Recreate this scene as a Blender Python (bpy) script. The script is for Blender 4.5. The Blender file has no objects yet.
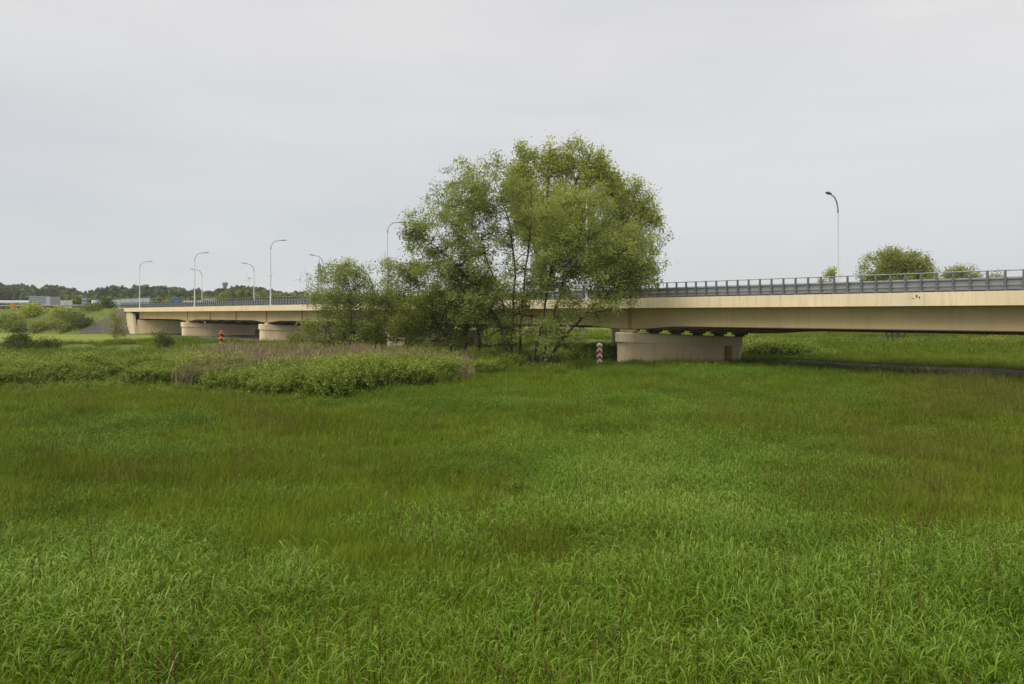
import bpy, math, random
import numpy as np
from mathutils import Vector

PI = math.pi
scene = bpy.context.scene
COL = scene.collection
F = 683.0            # focal length of the photograph in pixels
EYE = 4.2            # eye height above the flood plain
HZ = 314.0           # row of the horizon


def W(px, py, d):
    """world point seen at pixel (px, py) at depth d"""
    return np.array([(px - 512) / F * d, d, EYE + (HZ - py) / F * d])


# ------------------------------------------------------------------ noise
def _hash(ix, iy, seed):
    n = (ix.astype(np.int64) * 374761393 + iy.astype(np.int64) * 668265263 + seed * 974711) & 0x7fffffff
    n = ((n ^ (n >> 13)) * 1274126177) & 0x7fffffff
    n = n ^ (n >> 16)
    return (n & 0xffff) / 65535.0


def vnoise(x, y, seed=0):
    x = np.asarray(x, float); y = np.asarray(y, float)
    ix = np.floor(x); iy = np.floor(y)
    fx = x - ix; fy = y - iy
    fx = fx * fx * (3 - 2 * fx); fy = fy * fy * (3 - 2 * fy)
    a = _hash(ix, iy, seed); b = _hash(ix + 1, iy, seed)
    c = _hash(ix, iy + 1, seed); d = _hash(ix + 1, iy + 1, seed)
    return (a * (1 - fx) + b * fx) * (1 - fy) + (c * (1 - fx) + d * fx) * fy


def fbm(x, y, seed=0, o=3):
    s = 0; a = 0.5; t = 0
    for k in range(o):
        s = s + a * vnoise(x * 2 ** k, y * 2 ** k, seed + k); t += a; a *= 0.5
    return s / t


def sstep(a, b, x):
    t = np.clip((x - a) / (b - a), 0, 1)
    return t * t * (3 - 2 * t)


# ------------------------------------------------------------------ mesh helpers
class MB:
    def __init__(self):
        self.v = []; self.f = []; self.m = []; self.t = []; self.n = 0

    def add(self, v, f, mi=0, tint=0.5):
        v = np.asarray(v, float).reshape(-1, 3)
        off = self.n
        self.v.append(v)
        for q in f:
            self.f.append([i + off for i in q]); self.m.append(mi); self.t.append(tint)
        self.n += len(v)
        return self

    def box(self, a, b, mi=0):
        x0, y0, z0 = a; x1, y1, z1 = b
        x0, x1 = min(x0, x1), max(x0, x1); y0, y1 = min(y0, y1), max(y0, y1); z0, z1 = min(z0, z1), max(z0, z1)
        v = [(x0, y0, z0), (x1, y0, z0), (x1, y1, z0), (x0, y1, z0), (x0, y0, z1), (x1, y0, z1), (x1, y1, z1), (x0, y1, z1)]
        return self.add(v, [(0, 3, 2, 1), (4, 5, 6, 7), (0, 1, 5, 4), (1, 2, 6, 5), (2, 3, 7, 6), (3, 0, 4, 7)], mi)

    def tube(self, pts, rad, sides=8, mi=0, cap=True):
        v, f = tube_np(pts, rad, sides)
        self.add(v, f.tolist(), mi)
        if cap:
            n = len(pts)
            self.f.append([self.n - n * sides + i for i in range(sides)][::-1]); self.m.append(mi); self.t.append(.5)
            self.f.append([self.n - sides + i for i in range(sides)]); self.m.append(mi); self.t.append(.5)
        return self

    def loft(self, rings, mi=0, cap=True, closed=True):
        """rings: list of equal-length point loops"""
        n = len(rings[0]); off = self.n
        v = np.array(rings, float).reshape(-1, 3); f = []
        rng = range(n) if closed else range(n - 1)
        for i in range(len(rings) - 1):
            for j in rng:
                k = (j + 1) % n
                f.append((i * n + j, i * n + k, (i + 1) * n + k, (i + 1) * n + j))
        if cap and closed:
            f.append(tuple(range(n))[::-1]); f.append(tuple((len(rings) - 1) * n + i for i in range(n)))
        return self.add(v, f, mi)

    def build(self, name, mats, parent=None, smooth=False, bevel=0.0, recalc=True):
        me = bpy.data.meshes.new(name)
        V = np.concatenate(self.v)
        me.from_pydata(V.tolist(), [], self.f)
        mats = mats if isinstance(mats, (list, tuple)) else [mats]
        for m in mats: me.materials.append(m)
        me.polygons.foreach_set('material_index', self.m)
        me.update()
        if recalc:
            import bmesh
            bm = bmesh.new(); bm.from_mesh(me)
            bmesh.ops.recalc_face_normals(bm, faces=bm.faces)
            bm.to_mesh(me); bm.free()
        if smooth: me.polygons.foreach_set('use_smooth', [True] * len(me.polygons))
        o = bpy.data.objects.new(name, me); COL.objects.link(o)
        if parent: o.parent = parent
        if bevel > 0:
            md = o.modifiers.new('bevel', 'BEVEL'); md.width = bevel; md.segments = 2; md.limit_method = 'ANGLE'
        return o


def tube_np(pts, rad, sides=6):
    P = np.asarray(pts, float); n = len(P)
    R = np.full(n, rad) if np.isscalar(rad) else np.asarray(rad, float)
    T = np.gradient(P, axis=0); T /= np.linalg.norm(T, axis=1)[:, None] + 1e-9
    ref = np.array([0, 0, 1.0]) if abs(T[:, 2]).mean() < 0.8 else np.array([1.0, 0, 0])
    A = np.cross(T, ref); A /= np.linalg.norm(A, axis=1)[:, None] + 1e-9
    B = np.cross(T, A)
    an = np.arange(sides) / sides * 2 * PI
    V = P[:, None, :] + R[:, None, None] * (np.cos(an)[None, :, None] * A[:, None, :] + np.sin(an)[None, :, None] * B[:, None, :])
    V = V.reshape(-1, 3)
    i = np.arange(n - 1)[:, None] * sides; j = np.arange(sides)[None, :]; k = (j + 1) % sides
    Fq = np.stack([i + j, i + k, i + sides + k, i + sides + j], -1).reshape(-1, 4)
    return V, Fq


def quads_object(name, V, Q, mat, parent=None, tint=None, smooth=False, link=True):
    V = np.asarray(V, np.float32); Q = np.asarray(Q, np.int32)
    me = bpy.data.meshes.new(name)
    me.vertices.add(len(V)); me.vertices.foreach_set('co', V.ravel())
    me.loops.add(Q.size); me.loops.foreach_set('vertex_index', Q.ravel())
    me.polygons.add(len(Q)); me.polygons.foreach_set('loop_start', np.arange(0, Q.size, 4, dtype=np.int32))
    me.update(calc_edges=True); me.validate()
    if tint is not None and len(me.polygons) == len(tint):
        a = me.attributes.new('tint', 'FLOAT', 'FACE'); a.data.foreach_set('value', np.asarray(tint, np.float32))
    if smooth: me.polygons.foreach_set('use_smooth', np.ones(len(me.polygons), bool))
    for m in (mat if isinstance(mat, (list, tuple)) else [mat]): me.materials.append(m)
    o = bpy.data.objects.new(name, me)
    if link: COL.objects.link(o)
    if parent: o.parent = parent
    return o


def empty(name, loc, rz=0.0):
    o = bpy.data.objects.new(name, None); COL.objects.link(o)
    o.location = loc; o.rotation_euler = (0, 0, rz); o.empty_display_size = .3
    return o


def tag(o, label=None, cat=None, group=None, kind=None):
    if label: o['label'] = label
    if cat: o['category'] = cat
    if group: o['group'] = group
    if kind: o['kind'] = kind
    return o


# ------------------------------------------------------------------ materials
def new_mat(name):
    m = bpy.data.materials.new(name); m.use_nodes = True
    nt = m.node_tree
    for n in list(nt.nodes): nt.nodes.remove(n)
    out = nt.nodes.new('ShaderNodeOutputMaterial')
    return m, nt, out


def L(nt, a, b): nt.links.new(a, b)


def ramp(nt, fac, stops):
    r = nt.nodes.new('ShaderNodeValToRGB')
    e = r.color_ramp.elements
    while len(e) > 1: e.remove(e[-1])
    e[0].position = stops[0][0]; e[0].color = (*stops[0][1], 1)
    for p, c in stops[1:]:
        x = e.new(p); x.color = (*c, 1)
    L(nt, fac, r.inputs['Fac'])
    return r.outputs['Color']


def noise(nt, scale, detail=3, vec=None, rough=.55):
    n = nt.nodes.new('ShaderNodeTexNoise'); n.inputs['Scale'].default_value = scale
    n.inputs['Detail'].default_value = detail; n.inputs['Roughness'].default_value = rough
    if vec is not None: L(nt, vec, n.inputs['Vector'])
    return n.outputs['Fac']


def coords(nt, kind='Object', scale=(1, 1, 1)):
    t = nt.nodes.new('ShaderNodeTexCoord'); m = nt.nodes.new('ShaderNodeMapping')
    m.inputs['Scale'].default_value = scale
    L(nt, t.outputs[kind], m.inputs['Vector'])
    return m.outputs['Vector']


def mix(nt, fac, a, b, mode='MIX'):
    n = nt.nodes.new('ShaderNodeMix'); n.data_type = 'RGBA'; n.blend_type = mode
    if hasattr(fac, 'links'): L(nt, fac, n.inputs[0])
    else: n.inputs[0].default_value = fac
    for s, i in ((a, 6), (b, 7)):
        if hasattr(s, 'links'): L(nt, s, n.inputs[i])
        else: n.inputs[i].default_value = (*s, 1)
    return n.outputs[2]


def plain(name, col, rough=.6, metal=0.0, var=.12, scale=3.0, bump=0.0):
    m, nt, out = new_mat(name)
    b = nt.nodes.new('ShaderNodeBsdfPrincipled')
    v = coords(nt)
    f = noise(nt, scale, 4, v)
    c = ramp(nt, f, [(.3, tuple(x * (1 - var) for x in col)), (.7, tuple(min(1, x * (1 + var)) for x in col))])
    L(nt, c, b.inputs['Base Color']); b.inputs['Roughness'].default_value = rough; b.inputs['Metallic'].default_value = metal; b.inputs['Specular IOR Level'].default_value = .25
    if bump:
        bp = nt.nodes.new('ShaderNodeBump'); bp.inputs['Strength'].default_value = bump; bp.inputs['Distance'].default_value = .02
        L(nt, noise(nt, scale * 8, 4, v), bp.inputs['Height']); L(nt, bp.outputs[0], b.inputs['Normal'])
    L(nt, b.outputs[0], out.inputs[0])
    return m


def painted_concrete(name, col, stain, streak=.5, joint=None):
    """cream coated concrete with weather streaks running down and big blotches"""
    m, nt, out = new_mat(name)
    b = nt.nodes.new('ShaderNodeBsdfPrincipled'); b.inputs['Roughness'].default_value = .75
    v = coords(nt)
    big = noise(nt, .35, 4, v)
    c = ramp(nt, big, [(.3, tuple(x * .9 for x in col)), (.7, tuple(min(1, x * 1.06) for x in col))])
    sv = coords(nt, 'Object', (1.6, 1.6, .12))
    s = noise(nt, 1.5, 5, sv, .65)
    sf = ramp(nt, s, [(.5, (0, 0, 0)), (.72, (streak,) * 3)])
    c = mix(nt, sf, c, stain)
    g = noise(nt, 14, 4, v)
    c = mix(nt, ramp(nt, g, [(.45, (0, 0, 0)), (.8, (.22,) * 3)]), c, tuple(x * .6 for x in col))
    L(nt, c, b.inputs['Base Color'])
    bp = nt.nodes.new('ShaderNodeBump'); bp.inputs['Strength'].default_value = .25; bp.inputs['Distance'].default_value = .02
    L(nt, g, bp.inputs['Height']); L(nt, bp.outputs[0], b.inputs['Normal'])
    L(nt, b.outputs[0], out.inputs[0])
    return m


def foliage(name, stops, transl=.3, rough=.6, inst=False, spec=.12):
    """leaf or blade material: colour chosen per leaf by the tint attribute (and per plant by ptint)"""
    m, nt, out = new_mat(name)
    a = nt.nodes.new('ShaderNodeAttribute'); a.attribute_name = 'tint'
    fac = a.outputs['Fac']
    if inst:
        p = nt.nodes.new('ShaderNodeAttribute'); p.attribute_name = 'ptint'; p.attribute_type = 'INSTANCER'
        mm = nt.nodes.new('ShaderNodeMath'); mm.operation = 'MULTIPLY_ADD'
        L(nt, p.outputs['Fac'], mm.inputs[0]); mm.inputs[1].default_value = .5
        m2 = nt.nodes.new('ShaderNodeMath'); m2.operation = 'MULTIPLY'; L(nt, fac, m2.inputs[0]); m2.inputs[1].default_value = .56
        L(nt, m2.outputs[0], mm.inputs[2]); fac = mm.outputs[0]
    c = ramp(nt, fac, stops)
    b = nt.nodes.new('ShaderNodeBsdfPrincipled'); b.inputs['Roughness'].default_value = rough
    b.inputs['Specular IOR Level'].default_value = spec
    L(nt, c, b.inputs['Base Color'])
    t = nt.nodes.new('ShaderNodeBsdfTranslucent')
    tc = mix(nt, 1.0, c, (1.0, 1.0, .55), 'MULTIPLY'); L(nt, tc, t.inputs['Color'])
    s = nt.nodes.new('ShaderNodeMixShader'); s.inputs[0].default_value = transl
    L(nt, b.outputs[0], s.inputs[1]); L(nt, t.outputs[0], s.inputs[2]); L(nt, s.outputs[0], out.inputs[0])
    return m


M = {}
M['fascia'] = painted_concrete('fascia_coating', (.76, .63, .405), (.48, .36, .19), .7)
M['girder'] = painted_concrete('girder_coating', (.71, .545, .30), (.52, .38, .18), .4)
M['stiffener'] = plain('stiffener_steel', (.42, .29, .14), .6)
M['flange'] = plain('girder_flange_dark', (.16, .11, .06), .7)  # dark brown for the girder's bottom edge and the spalled patch
M['pier'] = painted_concrete('pier_concrete', (.80, .63, .385), (.50, .36, .18), .5)
M['cap'] = painted_concrete('pier_cap_concrete', (.80, .66, .45), (.40, .29, .17), .35)
M['bearing'] = plain('bearing_block', (.10, .075, .05), .8)
M['asphalt'] = plain('asphalt', (.05, .05, .05), .9, var=.2, scale=6)
M['rail'] = plain('galvanised_rail', (.24, .25, .255), .5, .35, .1, 2)
M['railpost'] = plain('galvanised_post', (.15, .16, .168), .5, .3)
M['pole'] = plain('lamp_pole_paint', (.36, .38, .38), .45, .1, .04)
M['polewhite'] = plain('lamp_pole_pale_paint', (.72, .73, .72), .4, 0, .02)
M['lamphead'] = plain('lamp_head', (.20, .21, .2), .5, .2)
M['gravel'] = plain('gravel', (.23, .20, .185), .95, var=.35, scale=4, bump=.8)
M['soil'] = plain('bare_soil', (.085, .07, .055), .95, var=.35, scale=2, bump=.6)
M['path'] = plain('pale_gravel_path', (.15, .135, .115), .95, var=.2, scale=2)
M['bark'] = plain('willow_bark', (.045, .036, .026), .9, var=.35, scale=5, bump=.6)
M['bark2'] = plain('poplar_bark', (.075, .07, .045), .9, var=.3, scale=5, bump=.6)
M['white'] = plain('white_paint', (.86, .86, .85), .5, var=.04)
M['red'] = plain('red_paint', (.50, .025, .02), .5, var=.1)
M['black'] = plain('black_paint', (.015, .015, .015), .5)
M['gold'] = plain('gold_paint', (.75, .42, .02), .5)
M['palegrey'] = plain('pale_grey_sheet', (.38, .38, .37), .6, var=.1, scale=.4)
M['tyre'] = plain('tyre_rubber', (.02, .02, .02), .9)
M['glass'] = plain('dark_glass', (.03, .035, .04), .1)
M['signgrey'] = plain('sign_grey', (.30, .33, .36), .5, .2)
M['signdark'] = plain('sign_dark', (.13, .16, .21), .5, .2)
M['signblue'] = plain('sign_blue', (.02, .12, .42), .5)
M['signorange'] = plain('sign_orange', (.48, .20, .02), .5)
M['barrier'] = plain('noise_barrier_panel', (.33, .34, .36), .8, var=.12, scale=.8)
M['beige'] = plain('beige_panel', (.42, .41, .36), .8, var=.12, scale=.8)
M['turbine'] = plain('turbine_paint', (.55, .57, .58), .6, var=.03)
M['concrete'] = plain('grey_concrete', (.30, .28, .25), .9, var=.2)
M['column'] = plain('column_concrete', (.24, .22, .19), .9, var=.2, scale=1)
M['steel'] = plain('lattice_steel', (.22, .24, .26), .6, .3)
M['water'] = plain('river_water', (.02, .028, .02), .08, var=.1)

# foliage ramps
M['willow'] = foliage('willow_leaf', [(0, (.20, .235, .055)), (.5, (.31, .36, .095)), (1, (.46, .49, .20))], .52)
M['willowdark'] = foliage('dark_willow_leaf', [(0, (.11, .14, .022)), (.5, (.20, .24, .042)), (1, (.32, .355, .09))], .45)
M['poplar'] = foliage('poplar_leaf', [(0, (.25, .285, .035)), (.5, (.38, .42, .065)), (1, (.54, .56, .16))], .48)
M['olive'] = foliage('olive_leaf', [(0, (.18, .205, .04)), (.5, (.28, .31, .07)), (1, (.41, .43, .15))], .45)
M['shrub'] = foliage('shrub_leaf', [(0, (.10, .13, .014)), (.5, (.18, .22, .026)), (1, (.29, .32, .05))], .4)
M['deepshrub'] = foliage('deep_green_shrub_leaf', [(0, (.045, .07, .010)), (.5, (.085, .12, .018)), (1, (.17, .205, .04))], .35)
M['wood'] = foliage('far_wood_leaf', [(0, (.065, .095, .035)), (.5, (.10, .14, .048)), (1, (.16, .19, .06))], .25)
M['woodlight'] = foliage('far_willow_leaf', [(0, (.12, .15, .02)), (.5, (.18, .22, .03)), (1, (.25, .28, .05))], .3)
M['reed'] = foliage('reed_blade', [(0, (.026, .052, .002)), (.3, (.068, .130, .003)), (.65, (.145, .240, .008)), (1, (.33, .43, .09))], .28, .42, True, .2)  # palest stop carries the painted sheen of the blade tips
M['fine'] = foliage('fine_blade', [(0, (.050, .078, .003)), (.5, (.125, .178, .006)), (1, (.26, .32, .03))], .26, .6, True, .12)
M['stalk'] = foliage('seed_stalk', [(0, (.085, .088, .012)), (.5, (.155, .145, .027)), (1, (.32, .26, .10))], .2, .8, True, .1)
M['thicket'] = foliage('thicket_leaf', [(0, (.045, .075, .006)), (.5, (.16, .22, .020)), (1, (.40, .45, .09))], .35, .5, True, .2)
M['twig'] = foliage('dry_twig', [(0, (.14, .105, .06)), (.5, (.26, .20, .115)), (1, (.42, .35, .20))], .1, .8, True, .1)
M['dock'] = foliage('sorrel_spike', [(0, (.05, .034, .010)), (.5, (.095, .060, .020)), (1, (.18, .115, .045))], .1, .8, True, .1)
M['flower'] = foliage('rape_flower', [(0, (.16, .20, .02)), (.5, (.28, .30, .03)), (1, (.45, .42, .05))], .3, .6, True)


def ground_mat():
    m, nt, out = new_mat('meadow_ground')
    b = nt.nodes.new('ShaderNodeBsdfPrincipled'); b.inputs['Roughness'].default_value = .95
    v = coords(nt)
    c = ramp(nt, noise(nt, .045, 5, v), [(.35, (.075, .10, .008)), (.5, (.105, .145, .012)), (.65, (.14, .17, .02))])
    c = mix(nt, ramp(nt, noise(nt, .9, 5, v), [(.4, (0, 0, 0)), (.75, (.7,) * 3)]), c, (.055, .070, .009))
    L(nt, c, b.inputs['Base Color'])
    bp = nt.nodes.new('ShaderNodeBump'); bp.inputs['Strength'].default_value = .9; bp.inputs['Distance'].default_value = .25
    L(nt, noise(nt, 2.5, 6, v, .7), bp.inputs['Height']); L(nt, bp.outputs[0], b.inputs['Normal'])
    L(nt, b.outputs[0], out.inputs[0])
    return m


def field_mat():
    m, nt, out = new_mat('bright_field')
    b = nt.nodes.new('ShaderNodeBsdfPrincipled'); b.inputs['Roughness'].default_value = .95
    v = coords(nt)
    c = ramp(nt, noise(nt, .08, 5, v), [(.35, (.135, .165, .004)), (.65, (.20, .225, .006))])
    L(nt, c, b.inputs['Base Color'])
    bp = nt.nodes.new('ShaderNodeBump'); bp.inputs['Strength'].default_value = .7; bp.inputs['Distance'].default_value = .15
    L(nt, noise(nt, 2.0, 6, v, .7), bp.inputs['Height']); L(nt, bp.outputs[0], b.inputs['Normal'])
    L(nt, b.outputs[0], out.inputs[0])
    return m


M['ground'] = ground_mat(); M['field'] = field_mat()

# ------------------------------------------------------------------ bridge frame
U = np.array([-.712, .702]); N = np.array([.702, .712])
A0 = np.array([8.6, 57.0])


def B(s, p, z=0.0):
    q = A0 + s * U + p * N
    return np.array([q[0], q[1], z])


# ------------------------------------------------------------------ terrain
RC = B(41.6, 5)                         # river centre under the long span


def river_q(x, y): return -(x - RC[0]) * .259 + (y - RC[1]) * .966


def gz(x, y):
    x = np.asarray(x, float); y = np.asarray(y, float)
    h = 2.6 * np.clip(1 - y / 25, 0, 1.15) ** 2
    h = h + .16 * (fbm(x * .16, y * .16, 3) - .5) * 2 * sstep(0, 6, np.abs(y) + 2)
    q = np.abs(river_q(x, y))
    ch = 1 - sstep(4, 7.5, q)
    h = h - 2.0 * ch
    h = h + .2 * sstep(7, 8.5, q) * (1 - sstep(8.5, 13, q))
    return h


def axis(segs):
    out = []
    for a, b, st in segs: out += list(np.arange(a, b, st))
    return np.array(out + [segs[-1][1]])


gx = axis([(-1900, -400, 300), (-400, -120, 20), (-120, -60, 3), (-60, 60, .9), (60, 140, 4), (140, 400, 20), (400, 1900, 300)])
gy = axis([(-120, -10, 10), (-10, 60, .8), (60, 125, 1.1), (125, 240, 8), (240, 600, 40), (600, 2000, 200)])
X, Y = np.meshgrid(gx, gy); Z = gz(X, Y)
V = np.stack([X, Y, Z], -1).reshape(-1, 3); nx = len(gx)
i = np.arange(len(gy) - 1)[:, None] * nx + np.arange(nx - 1)[None, :]
Q = np.stack([i, i + 1, i + nx + 1, i + nx], -1).reshape(-1, 4)
g = quads_object('ground', V, Q, M['ground'], smooth=True)
tag(g, kind='structure')

# river sheet in the channel
d = np.array([.966, .259]); nn = np.array([-.259, .966])
mb = MB()
pts = []
for t in (-400, 400):
    for w in (-6.5, 6.5):
        q = RC[:2] + t * d + w * nn; pts.append((q[0], q[1], -1.35))
mb.add([pts[0], pts[2], pts[3], pts[1]], [(0, 1, 2, 3)])
tag(mb.build('river', M['water']), kind='structure')


def sheet(name, poly, mat, lift=.02, step=3.0):
    """a strip following the ground between two polylines"""
    a, b = np.array(poly[0], float), np.array(poly[1], float)
    n = 60; m_ = 6
    ta = np.linspace(0, 1, len(a)); tt = np.linspace(0, 1, n)
    pa = np.stack([np.interp(tt, ta, a[:, k]) for k in (0, 1)], -1)
    tb = np.linspace(0, 1, len(b)); pb = np.stack([np.interp(tt, tb, b[:, k]) for k in (0, 1)], -1)
    w = np.linspace(0, 1, m_)
    P = pa[:, None, :] * (1 - w)[None, :, None] + pb[:, None, :] * w[None, :, None]
    z = gz(P[..., 0], P[..., 1]) + lift
    V = np.concatenate([P, z[..., None]], -1).reshape(-1, 3)
    i = np.arange(n - 1)[:, None] * m_ + np.arange(m_ - 1)[None, :]
    Q = np.stack([i, i + 1, i + m_ + 1, i + m_], -1).reshape(-1, 4)
    return tag(quads_object(name, V, Q, mat, smooth=True), kind='structure')


# bright field on the far bank at left, pale path by the far piers, bare track under the far edge of the deck
sheet('field', [[(-330, 60), (-95, 92), (-48, 104)], [(-330, 156), (-130, 153), (-70, 134)]], M['field'], .10)
sheet('path', [[B(62, -2)[:2], B(80, -2.2)[:2], B(104, -1.5)[:2]], [B(63, 16)[:2], B(80, 16)[:2], B(104, 15)[:2]]], M['path'], .13)
sheet('track', [[B(-70, 7.8)[:2], B(-20, 7.8)[:2], B(-8, 9.5)[:2]], [B(-70, 14.8)[:2], B(-20, 14.5)[:2], B(-8, 12.8)[:2]]], M['soil'], .12)

# embankment: crest polyline, toe towards the camera
E = [(-84.7, 149.0), (-130, 166), (-260, 190), (-700, 270)]
rings = []
for k, (x, y) in enumerate(E):
    dx, dy = ((np.array(E[1]) - np.array(E[0])) if k == 0 else (np.array(E[k]) - np.array(E[k - 1])))
    ln = math.hypot(dx, dy); nxr, nyr = (dy / ln, -dx / ln)
    if nyr > 0: nxr, nyr = -nxr, -nyr
    if k == 0: nxr, nyr = -N[0], -N[1]
    toe = (x + nxr * 9.5, y + nyr * 9.5)
    back = (x - nxr * 60, y - nyr * 60)
    z0 = -.15
    mids = []
    rings.append([(toe[0], toe[1], z0), (x + nxr * 4.5, y + nyr * 4.5, 2.9), (x + nxr * .4, y + nyr * .4, 5.3), (x, y, 5.42), (back[0], back[1], 5.42), (back[0] - nxr * 10, back[1] - nyr * 10, z0)])
mb = MB(); mb.loft(rings, cap=False, closed=False)
tag(mb.build('embankment', M['ground']), kind='structure')
# gravelled end cone beside the abutment (end face of the embankment, 1:1.5)
mb = MB()
r0 = rings[0]
e0 = [tuple(np.array(p) + np.array([U[0] * -.05, U[1] * -.05, .02])) for p in r0[:4]]
e1 = [(p[0] - U[0] * (1.5 + (5.4 - p[2]) * .28), p[1] - U[1] * (1.5 + (5.4 - p[2]) * .28), p[2] - .12) for p in r0[:4]]
top1 = e1[3]
a_in = B(133.6, .6, 5.3); b_in = B(131, .8, -.1)
mb.add([e0[0], e0[1], e0[2], e0[3], tuple(B(131.0, .9, 5.3)), tuple(B(129.4, .7, -.1))],
       [(0, 1, 5), (1, 2, 5), (2, 3, 5), (3, 4, 5)])
tag(mb.build('gravel_slope', M['gravel']), kind='structure')

# ------------------------------------------------------------------ bridge
S0, S1 = -46.0, 134.5
ROT = math.atan2(U[1], U[0])
br = empty('road_bridge', (A0[0], A0[1], 0), ROT)
tag(br, 'long cream girder bridge with grey railings crossing the meadow and river', 'bridge')


def lc(s, p, z): return (s, -p, z)       # bridge-local coordinates


def to_local(P):
    P = np.asarray(P, float); dxy = P[:, :2] - A0
    s = dxy @ U; p = dxy @ N
    return np.stack([s, -p, P[:, 2]], -1)


XF = .04                                  # crossfall


def prism(mb, prof, s0, s1, mi=0, n=1):
    """extrude a (p, z) profile along the bridge"""
    rings = []
    for k in range(n + 1):
        s = s0 + (s1 - s0) * k / n
        rings.append([lc(s, p, z) for p, z in prof])
    mb.loft(rings, mi)


# edge beams in lengths with open joints
rng = np.random.default_rng(5)
for side in (0, 1):
    mb = MB(); s = S0
    while s < S1 - .1:
        e = min(s + 8.0, S1)
        if side == 0: prism(mb, [(0, 4.69), (0.02, 5.50), (.48, 5.52), (.5, 5.02), (.4, 4.69)], s + .006, e - .006)
        else:
            dz = -XF * 14
            prism(mb, [(13.5, 5.02 + dz), (13.52, 5.52 + dz), (13.98, 5.50 + dz), (14, 4.69 + dz), (13.6, 4.69 + dz)], s + .006, e - .006)
        s = e
    mb.build('edge_beam', M['fascia'], br)
mb = MB()
prism(mb, [(.52, 4.76), (.52, 5.05), (13.48, 5.05 - XF * 14), (13.48, 4.70 - XF * 13.6)], S0, S1)
mb.build('deck_slab', M['girder'], br)
mb = MB(); prism(mb, [(.55, 5.056), (.55, 5.12), (13.45, 5.12 - XF * 13), (13.45, 5.056 - XF * 13)], S0, S1 + .5)
mb.build('road_surface', M['asphalt'], br)

PIERS = [-33.5, 0.0, 33.5, 67.0, 99.0]


def pier_near(s):
    """world xy of the camera-side end of a pier and its direction (piers stand along the river, askew to the deck)"""
    p = B(s + .25, .78); return p[:2], np.array([.966, .259])


def pier_s(sp, p):                        # where the pier line crosses the girder line at p
    q, dd = pier_near(sp)
    t = (p - .78) / (dd @ N)
    w = q + t * dd
    return (w - A0) @ U, t


GP = [1.85 + 1.80 * k for k in range(7)]
for gi, gp in enumerate(GP):
    ps = sorted(pier_s(sp, gp)[0] for sp in PIERS)
    ss = list(np.arange(S0, 125.6, 1.0)) + [126.0]
    for q in ps: ss += [q - 4, q - 3, q - 2, q - 1.2, q - .8, q, q + .8, q + 1.2, q + 2, q + 3, q + 4]
    ss = sorted(set(round(x, 3) for x in ss if S0 <= x <= 126))
    dz = -XF * gp

    def bot(s):
        h = 3.24
        for q in ps:
            d_ = abs(s - q)
            h -= .26 * float(1 - sstep(.8, 5.0, d_))
        return h + (dz + XF * 1.5)
    mb = MB(); rings = []; rf = []
    tz = 4.755 + dz if gi else 4.70
    for s in ss:
        z = bot(s)
        rings.append([lc(s, gp - .25, tz), lc(s, gp + .25, tz), lc(s, gp + .25, z), lc(s, gp - .25, z)])
        rf.append([lc(s, gp - .36, z - .003), lc(s, gp + .36, z - .003), lc(s, gp + .36, z - .075), lc(s, gp - .36, z - .055)])
    mb.loft(rings)
    go = mb.build('girder', M['girder'], br)
    mb = MB(); mb.loft(rf); mb.build('flange', M['flange'], go)
    if gi == 0:
        st = list(ps)
        for a, b in zip(ps[:-1], ps[1:]):
            st += [a + (b - a) * .34, a + (b - a) * .67]
        for s in st:
            if s > -5:
                wd = .16
                mb = MB(); mb.box(lc(s - wd, gp - .25, bot(s) + .01), lc(s + wd, gp - .33, 4.68))
                mb.build('stiffener', M['stiffener'], go)


def stadium(q, dd, L_, wdt, z, n=10, ex=0.0):
    nn_ = np.array([-dd[1], dd[0]]); r = wdt / 2 + ex; pts = []
    a = q + dd * (wdt / 2); b = q + dd * (L_ - wdt / 2)
    for k in range(n + 1):
        an = PI / 2 + PI * k / n
        c = a + r * (math.cos(an) * dd + math.sin(an) * nn_); pts.append((c[0], c[1], z))
    for k in range(n + 1):
        an = -PI / 2 + PI * k / n
        c = b + r * (math.cos(an) * dd + math.sin(an) * nn_); pts.append((c[0], c[1], z))
    return np.array(pts)


def tilt(P, q, dd, z0):                   # cap follows the crossfall
    P = P.copy(); t = (P[:, :2] - q) @ dd
    P[:, 2] = z0 - .042 * t
    return P


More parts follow.
